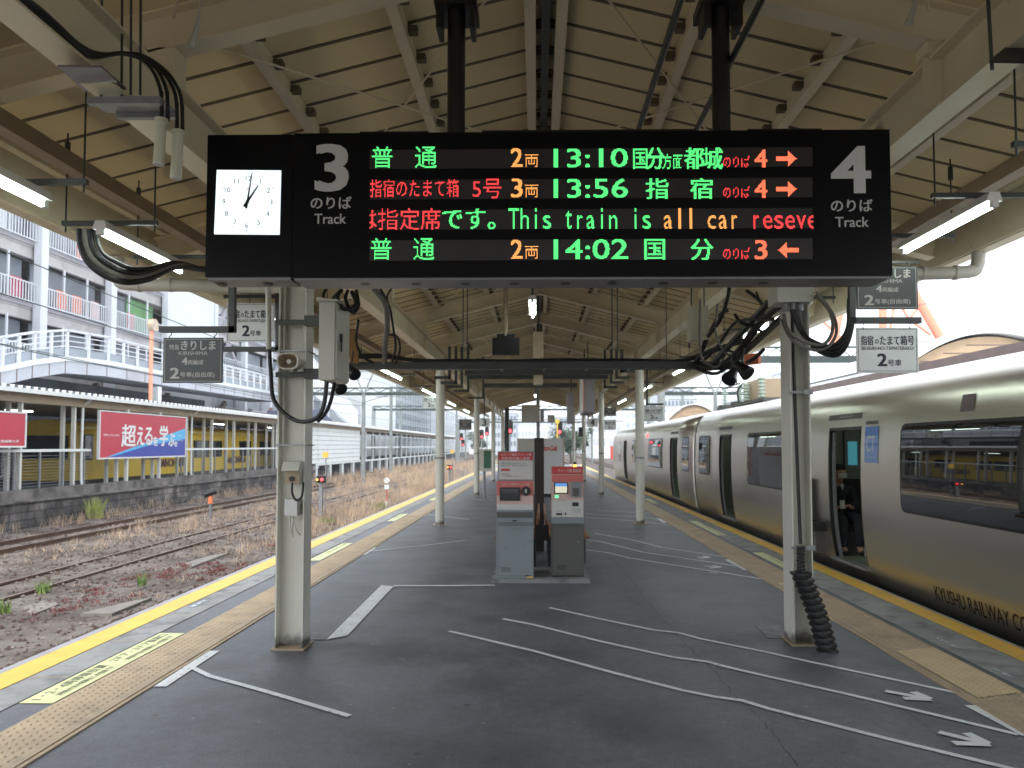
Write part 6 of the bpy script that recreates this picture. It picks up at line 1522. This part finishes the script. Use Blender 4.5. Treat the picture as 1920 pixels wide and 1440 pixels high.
block('city_block', 1725, 1850, 640, 230, 25, 'farwhite', 'pale roofline low beyond the wooden gable', (8, 4), 'farbuild')
t = solo('red_box', MB().box((9.6+6, 160, -1.2), (11.2+6, 162, 1.6)), M['cokered'], 'small bright red box at the far end of the tracks', 'box', (15.6, 160, -1.2))
# ---- catenary
def vpole(x, Y, h, label):
    t = thing('catenary_pole', (x, Y, -1.2), label, 'catenary pole', 'catenary poles'); obj('pole', MB().cyl((x, Y, -1.2), (x, Y, h), .17, .13, n=10), M['cattruss'], t)
    g = MB().bar((x, Y, h), (x-1.1, Y, h+2.6), .1, .1).bar((x, Y, h), (x+1.1, Y, h+2.6), .1, .1).bar((x-.75, Y, h+1.7), (x+.75, Y, h+1.7), .08, .08); obj('v_bracket', g, M['cattruss'], t); return t
a = at(682, 740, 55); vpole(a.x, 55, a.z, 'catenary pole with a V-shaped head in front of the blank white building')
a = at(1341, 742, 55); vpole(a.x, 55, a.z, 'catenary pole with a V-shaped head rising behind the train roof')
def gantry(Y, py, xa, xb, label, h=.5):
    a = at(xa, py, Y); b = at(xb, py, Y); t = thing('catenary_gantry', (a.x, Y, a.z), label, 'gantry', 'catenary gantries across the tracks')
    obj('beam', MB().box((a.x, Y, a.z), (b.x, Y+.35, a.z+h*.45)).box((a.x, Y+.1, a.z+h), (b.x, Y+.3, a.z+h+.1)), M['fargreen'], t)
    g = MB(); n = int((b.x-a.x)/1.2)
    for k in range(n):
        x = a.x+(b.x-a.x)*k/n; g.bar((x, Y+.2, a.z+h*.45), (x+.6, Y+.2, a.z+h), .05, .05).bar((x+.6, Y+.2, a.z+h), (x+1.2, Y+.2, a.z+h*.45), .05, .05)
    obj('lattice', g, M['fargreen'], t)
    for x in (a.x, b.x): obj('leg', MB().box((x-.2, Y, -1.2), (x+.2, Y+.35, a.z+h)), M['cattruss'], t)
    return t
gantry(57, 741, 560, 1440, 'dark gantry beam crossing behind the canopy, beyond both V-headed poles')
gantry(90, 770, 700, 1230, 'thinner gantry beam farther down the line')
gantry(120, 793, 860, 1130, 'distant gantry beam behind the red signals')
gantry(46, 680, 1240, 1720, 'pale gantry rising over the train beside the looping cables', .9)
for k, (x, Y) in enumerate(((at(733, 800, 75).x, 75), (at(750, 800, 100).x, 100), (at(856, 800, 110).x, 110), (at(873, 800, 150).x, 150), (at(1110, 800, 120).x, 120), (at(1280, 800, 80).x, 80), (at(1216, 800, 70).x, 70))):
    solo('line_pole', MB().cyl((x, Y, -1.2), (x, Y, 7.5), .16, n=8).bar((x-1.5, Y, 6.5), (x+1.5, Y, 6.5), .08, .08), M['cattruss'], 'plain grey line pole, %s down the line' % ORD[k], 'pole', (x, Y, -1.2), 'plain line poles')
WG = 'overhead wires'
def wire(P, r, label): solo('overhead_wire', MB().tube(P, r, n=4, sub=6), M['fargreen'], label, 'wire', P[0], WG)
wire([atX(-20, 641, -22), atX(120, 672, -22), atX(300, 705, -22), atX(520, 745, -22)], .03, 'dark wire crossing in front of the humped deck')
wire([(-10, 5, 4.6), (-10, 55, 4.0), (-10, 120, 4.4)], .012, 'contact wire above the nearer rusty track')
wire([(-10, 5, 5.6), (-10, 30, 4.9), (-10, 55, 5.8), (-10, 120, 5.4)], .012, 'carrier wire above the nearer rusty track')
wire([(-14.6, 5, 4.6), (-14.6, 55, 4.1), (-14.6, 120, 4.4)], .012, 'contact wire above the track by the stone wall')
wire([(5.3, -5, 4.7), (5.3, 55, 4.4), (5.3, 130, 4.6)], .012, 'contact wire above the silver train')
wire([(5.3, -5, 5.9), (5.3, 30, 5.0), (5.3, 57, 5.8), (5.3, 130, 5.4)], .012, 'carrier wire above the silver train')
wire([at(1700, 580, 40), at(1920, 512, 40), at(2100, 455, 40)], .02, 'thin wire slanting across the white sky over the wooden gable')
wire([at(560, 748, 50), at(668, 760, 50), at(690, 752, 50), at(800, 720, 50)], .02, 'thin span wire beside the V-headed pole')
# ---- signals and markers
def signal(px, py, Y, s, label, base=True):
    c = at(px, py, Y); t = thing('railway_signal', (c.x, Y, 0), label, 'signal', 'red railway signals'); 
    obj('head', MB().prism([(c.x+x, Y, c.z+z) for x, z in rrect(0, .35*s, .55*s, 1.25*s, .26*s)], (0,.2,0)), M['black'], t)
    obj('light', MB().cyl((c.x, Y-.03, c.z), (c.x, Y-.005, c.z), .16*s, n=12), M['sigred'], t)
    if base: obj('post', MB().cyl((c.x, Y+.1, -1.2), (c.x, Y+.1, c.z-.2), .07, n=8), M['cattruss'], t)
signal(956, 808, 60, .9, 'tall signal showing red, upper one beside the grey service boxes'); signal(946, 826, 62, .9, 'signal showing red, lower one beside the dark pole')
signal(1049, 810, 60, .9, 'signal showing red above the white vending machine'); signal(903, 819, 90, .9, 'small red signal just past the notice stand, lower'); signal(913, 813, 95, .9, 'small red signal just past the notice stand, upper')
signal(865, 823, 110, .9, 'tiny red signal on the open track side between columns'); signal(868, 834, 110, .8, 'tiny red signal below another between the columns')
p = at(941, 800, 40); solo('dark_pole', MB().cyl((p.x, 46.7, 0), (p.x, 46.7, 4.6), .14, n=10).box((p.x-.35, 46.6, 1.8), (p.x-.1, 46.8, 2.5)), M['fargreen'], 'dark green pole at the far end of the canopy beside the signals', 'pole', (p.x, 46.7, 0))
g = MB(); p = at(1056, 790, 55); 
for (px, py) in ((951, 791), (1045, 790)):
    p = at(px, py, 56); solo('yellow_marker', MB().cyl((p.x, 56, p.z), (p.x, 56.1, p.z), .2, n=4).cyl((p.x, 56.05, -1.2), (p.x, 56.05, p.z), .05, n=6), M['yellow'], 'small yellow marker %s' % ('left of the ridge pole'.replace('left of', 'near') if px < 1000 else 'above the train-side signal'), 'marker', (p.x, 56, p.z))
def dwarf(px, py, Y, s, label):
    p = at(px, py, Y); t = thing('dwarf_signal', (p.x, Y, -1.2), label, 'signal', 'low shunting signals'); z = p.z
    obj('head', MB().box((p.x-.26*s, Y, z-.22*s), (p.x+.26*s, Y+.2, z+.22*s)).cyl((p.x-.15*s, Y-.15, z), (p.x-.15*s, Y, z), .12*s, n=10).cyl((p.x+.15*s, Y-.15, z), (p.x+.15*s, Y, z), .12*s, n=10), M['black'], t)
    obj('light', MB().cyl((p.x+.15*s, Y-.17, z), (p.x+.15*s, Y-.151, z), .10*s, n=10), M['sigred'], t); obj('light', MB().cyl((p.x-.15*s, Y-.17, z), (p.x-.15*s, Y-.151, z), .07*s, n=10), M['sigorange'], t)
    obj('post', MB().box((p.x-.1*s, Y+.02, -1.2), (p.x+.1*s, Y+.18, z-.22*s)).box((p.x+.2*s, Y+.2, -1.2), (p.x+.26*s, Y+.25, z+1.4*s)), M['galv'], t); obj('marker_tag', MB().box((p.x+.05*s, Y+.15, z+1.4*s), (p.x+.40*s, Y+.19, z+1.75*s)), M['yellow'], t)
dwarf(601, 899, 30, .62, 'low shunting signal with a red light just past the thick column'); dwarf(843, 876, 42, .55, 'low shunting signal with a red light between the open-track columns')
p = fl(394, 972, -1.2); t = thing('ground_marker', (p.x, p.y, -1.2), 'low track-side lantern with an orange band and black hood', 'marker'); z0 = atX(394, 972, p.x).z
Yp = p.y; z1 = at(394, 944, Yp).z; z2 = at(394, 931, Yp).z; z3 = at(394, 924, Yp).z
obj('post', MB().cyl((p.x, Yp, -1.2), (p.x, Yp, z1), .055, n=10), M['galv'], t); obj('orange_band', MB().cyl((p.x, Yp, z1), (p.x, Yp, z2), .09, n=12), M['orange'], t); obj('hood', MB().cyl((p.x-.2, Yp-.1, z2+.06), (p.x+.16, Yp+.1, z3+.06), .11, n=14), M['black'], t)
p = fl(725, 950, -1.2); Yp = p.y; t = thing('diamond_marker', (p.x, Yp, -1.2), 'white round and diamond trackside marker in the dry grass', 'marker')
c = at(725, 901, Yp); d = at(725, 913, Yp); obj('disc', MB().cyl((c.x, Yp, c.z), (c.x, Yp+.03, c.z), .13, n=18), M['white'], t); obj('cross_stroke', MB().bar((c.x-.08, Yp-.006, c.z+.07), (c.x+.08, Yp-.006, c.z-.07), .01, .022, Y_), M['ink'], t); obj('diamond', MB().cyl((d.x, Yp+.005, d.z), (d.x, Yp+.035, d.z), .15, n=4), M['farwhite'], t)
obj('post', MB().cyl((p.x, Yp+.05, -1.2), (p.x, Yp+.05, c.z), .02, n=6), M['cokered'], t); obj('foot', MB().cyl((p.x, Yp, -1.2), (p.x, Yp, -.95), .05, n=8), M['white'], t)
# ---- wooden gable roofs and next canopy
def arch(cx, Y, w, zc, rise, d, label):
    t = thing('arched_roof', (cx, Y, zc), label, 'roof'); n = 18
    P = [(cx-w/2+w*i/n, Y, zc+rise*(1-((2*i/n-1)**2))) for i in range(n+1)]
    obj('gable', MB().prism(P+[(cx+w/2, Y, zc-1.6), (cx-w/2, Y, zc-1.6)], (0,.2,0)), M['wood'], t)
    g = MB(); vs = []
    for y in (Y-.25, Y+d): vs += [(p[0]*1.0, y, p[2]+.09) for p in P]
    g.add(vs, [(i, i+1, n+2+i, n+1+i) for i in range(n)], True); g.add([(v[0], v[1], v[2]+.1) for v in vs], [(i, i+1, n+2+i, n+1+i) for i in range(n)], True); g.add([*[(v[0], v[1], v[2]) for v in vs[:n+1]], *[(v[0], v[1], v[2]+.1) for v in vs[:n+1]]], [(i, i+1, n+2+i, n+1+i) for i in range(n)])
    obj('roof_shell', g, M['farwhite'], t)
    gg = MB()
    for k in range(3): gg.box((cx-w*.42+k*.7, Y-.012, zc+.15+rise*.27*k), (cx+w*.42-k*.7, Y-.001, zc+.18+rise*.27*k))
    obj('board_joint', gg, M['brownfascia'], t); return t
a = at(1700, 690, 23); b = at(2010, 690, 23); tz = at(1850, 631, 23).z; bz = at(1850, 688, 23).z
arch((a.x+b.x)/2, 23, (b.x-a.x), bz, tz-bz, 10, 'wide arched roof end clad in pale wood, above the near train car')
a = at(1250, 795, 70); b = at(1352, 795, 70); tz = at(1300, 761, 70).z; bz = at(1300, 792, 70).z
arch((a.x+b.x)/2, 70, (b.x-a.x), bz, tz-bz, 8, 'small arched roof end in brown wood beyond the train gangway')
t = thing('neighbouring_canopy', (11.5, 30, 3.3), 'low brown-edged canopy roof running behind the silver train', 'canopy')
a = at(1500, 752, 34); b = at(1745, 693, 21)
obj('fascia', MB().box((10.4, 14, 3.36), (10.6, 44, 3.86)), M['brownfascia'], t); obj('roof_sheet', MB().prism([(10.61, 14, 3.80), (14.5, 14, 4.5), (14.5, 14, 4.6), (10.61, 14, 3.9)], (0, 30, 0)), M['roofwhite'], t)
for y in (18, 26, 34, 42): obj('post', MB().cyl((11.2, y, -1.2), (11.2, y, 3.8), .1, n=10), M['creampost'], t)
# ---- orange lattice tower (big wheel legs)
t = thing('orange_lattice_tower', (75, 150, -1), 'huge orange lattice legs rising beyond the train under the white sky', 'tower')
Yt = 150
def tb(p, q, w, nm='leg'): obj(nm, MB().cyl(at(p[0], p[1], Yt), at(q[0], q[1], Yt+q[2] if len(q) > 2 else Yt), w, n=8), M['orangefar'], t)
tb((1668, 470), (1762, 632), .95); tb((1655, 520), (1655, 690), .8); tb((1600, 420), (1562, 650), .9); tb((1560, 560), (1600, 540), .35, 'brace')
for (p, q) in (((1672, 545), (1704, 598)), ((1704, 598), (1745, 628)), ((1704, 598), (1724, 575)), ((1678, 560), (1668, 625)), ((1580, 545), (1540, 600)), ((1540, 600), (1585, 640)), ((1600, 560), (1640, 520)), ((1560, 500), (1590, 560)), ((1590, 560), (1560, 640))): tb(p, q, .28, 'brace')
# ---- trees
def tree(px, Y, h, r, label, n=1500):
    x = at(px, 836, Y).x; t = thing('tree', (x, Y, -1.2), label, 'tree', 'distant trees'); obj('trunk', MB().cyl((x, Y, -1.2), (x, Y, h*.6), .22, .08, n=7).bar((x, Y, h*.3), (x+r*.5, Y, h*.7), .1, .1).bar((x, Y, h*.35), (x-r*.5, Y+.3, h*.75), .1, .1), M['bark'], t)
    g = MB(); cl = [(x+random.gauss(0, r*.42), Y+random.gauss(0, r*.4), h*.62+random.gauss(0, h*.20), r*random.uniform(.25, .5)) for _ in range(18)]
    for i in range(n):
        c = random.choice(cl); d = V((random.gauss(0,1), random.gauss(0,1), random.gauss(0,1))).normalized()*c[3]*random.random()**.4
        p = V(c[:3])+d; u = V((random.gauss(0,1), random.gauss(0,1), random.gauss(0,1))).normalized()*.16; v = u.orthogonal().normalized()*.12
        g.add([p-u, p-v, p+u, p+v], [(0,1,2,3)])
    obj('crown', g, M['leaf'], t)
tree(1070, 120, 3.9, 2.2, 'green tree beside the white vending machine, far behind'); tree(1078, 95, 3.2, 1.8, 'smaller tree next to the far train-side column'); tree(1052, 130, 4.2, 2.4, 'farther tree partly behind the vending machine'); tree(895, 160, 4, 2.2, 'tree near the small red signals'); 

# ---- scattering volume added to lighten the far scene
hz = bpy.data.materials.new('added_haze'); hz.use_nodes = True; t_ = hz.node_tree; t_.nodes.remove(t_.nodes['Principled BSDF'])
pv = t_.nodes.new('ShaderNodeVolumePrincipled'); pv.inputs['Color'].default_value = (.9, .94, 1, 1); pv.inputs['Density'].default_value = .0005; pv.inputs['Anisotropy'].default_value = .2
t_.links.new(pv.outputs[0], t_.nodes['Material Output'].inputs['Volume'])
tag(obj('added_haze', MB().box((-310, -70, -2.3), (310, 610, 60)), hz), kind='stuff')
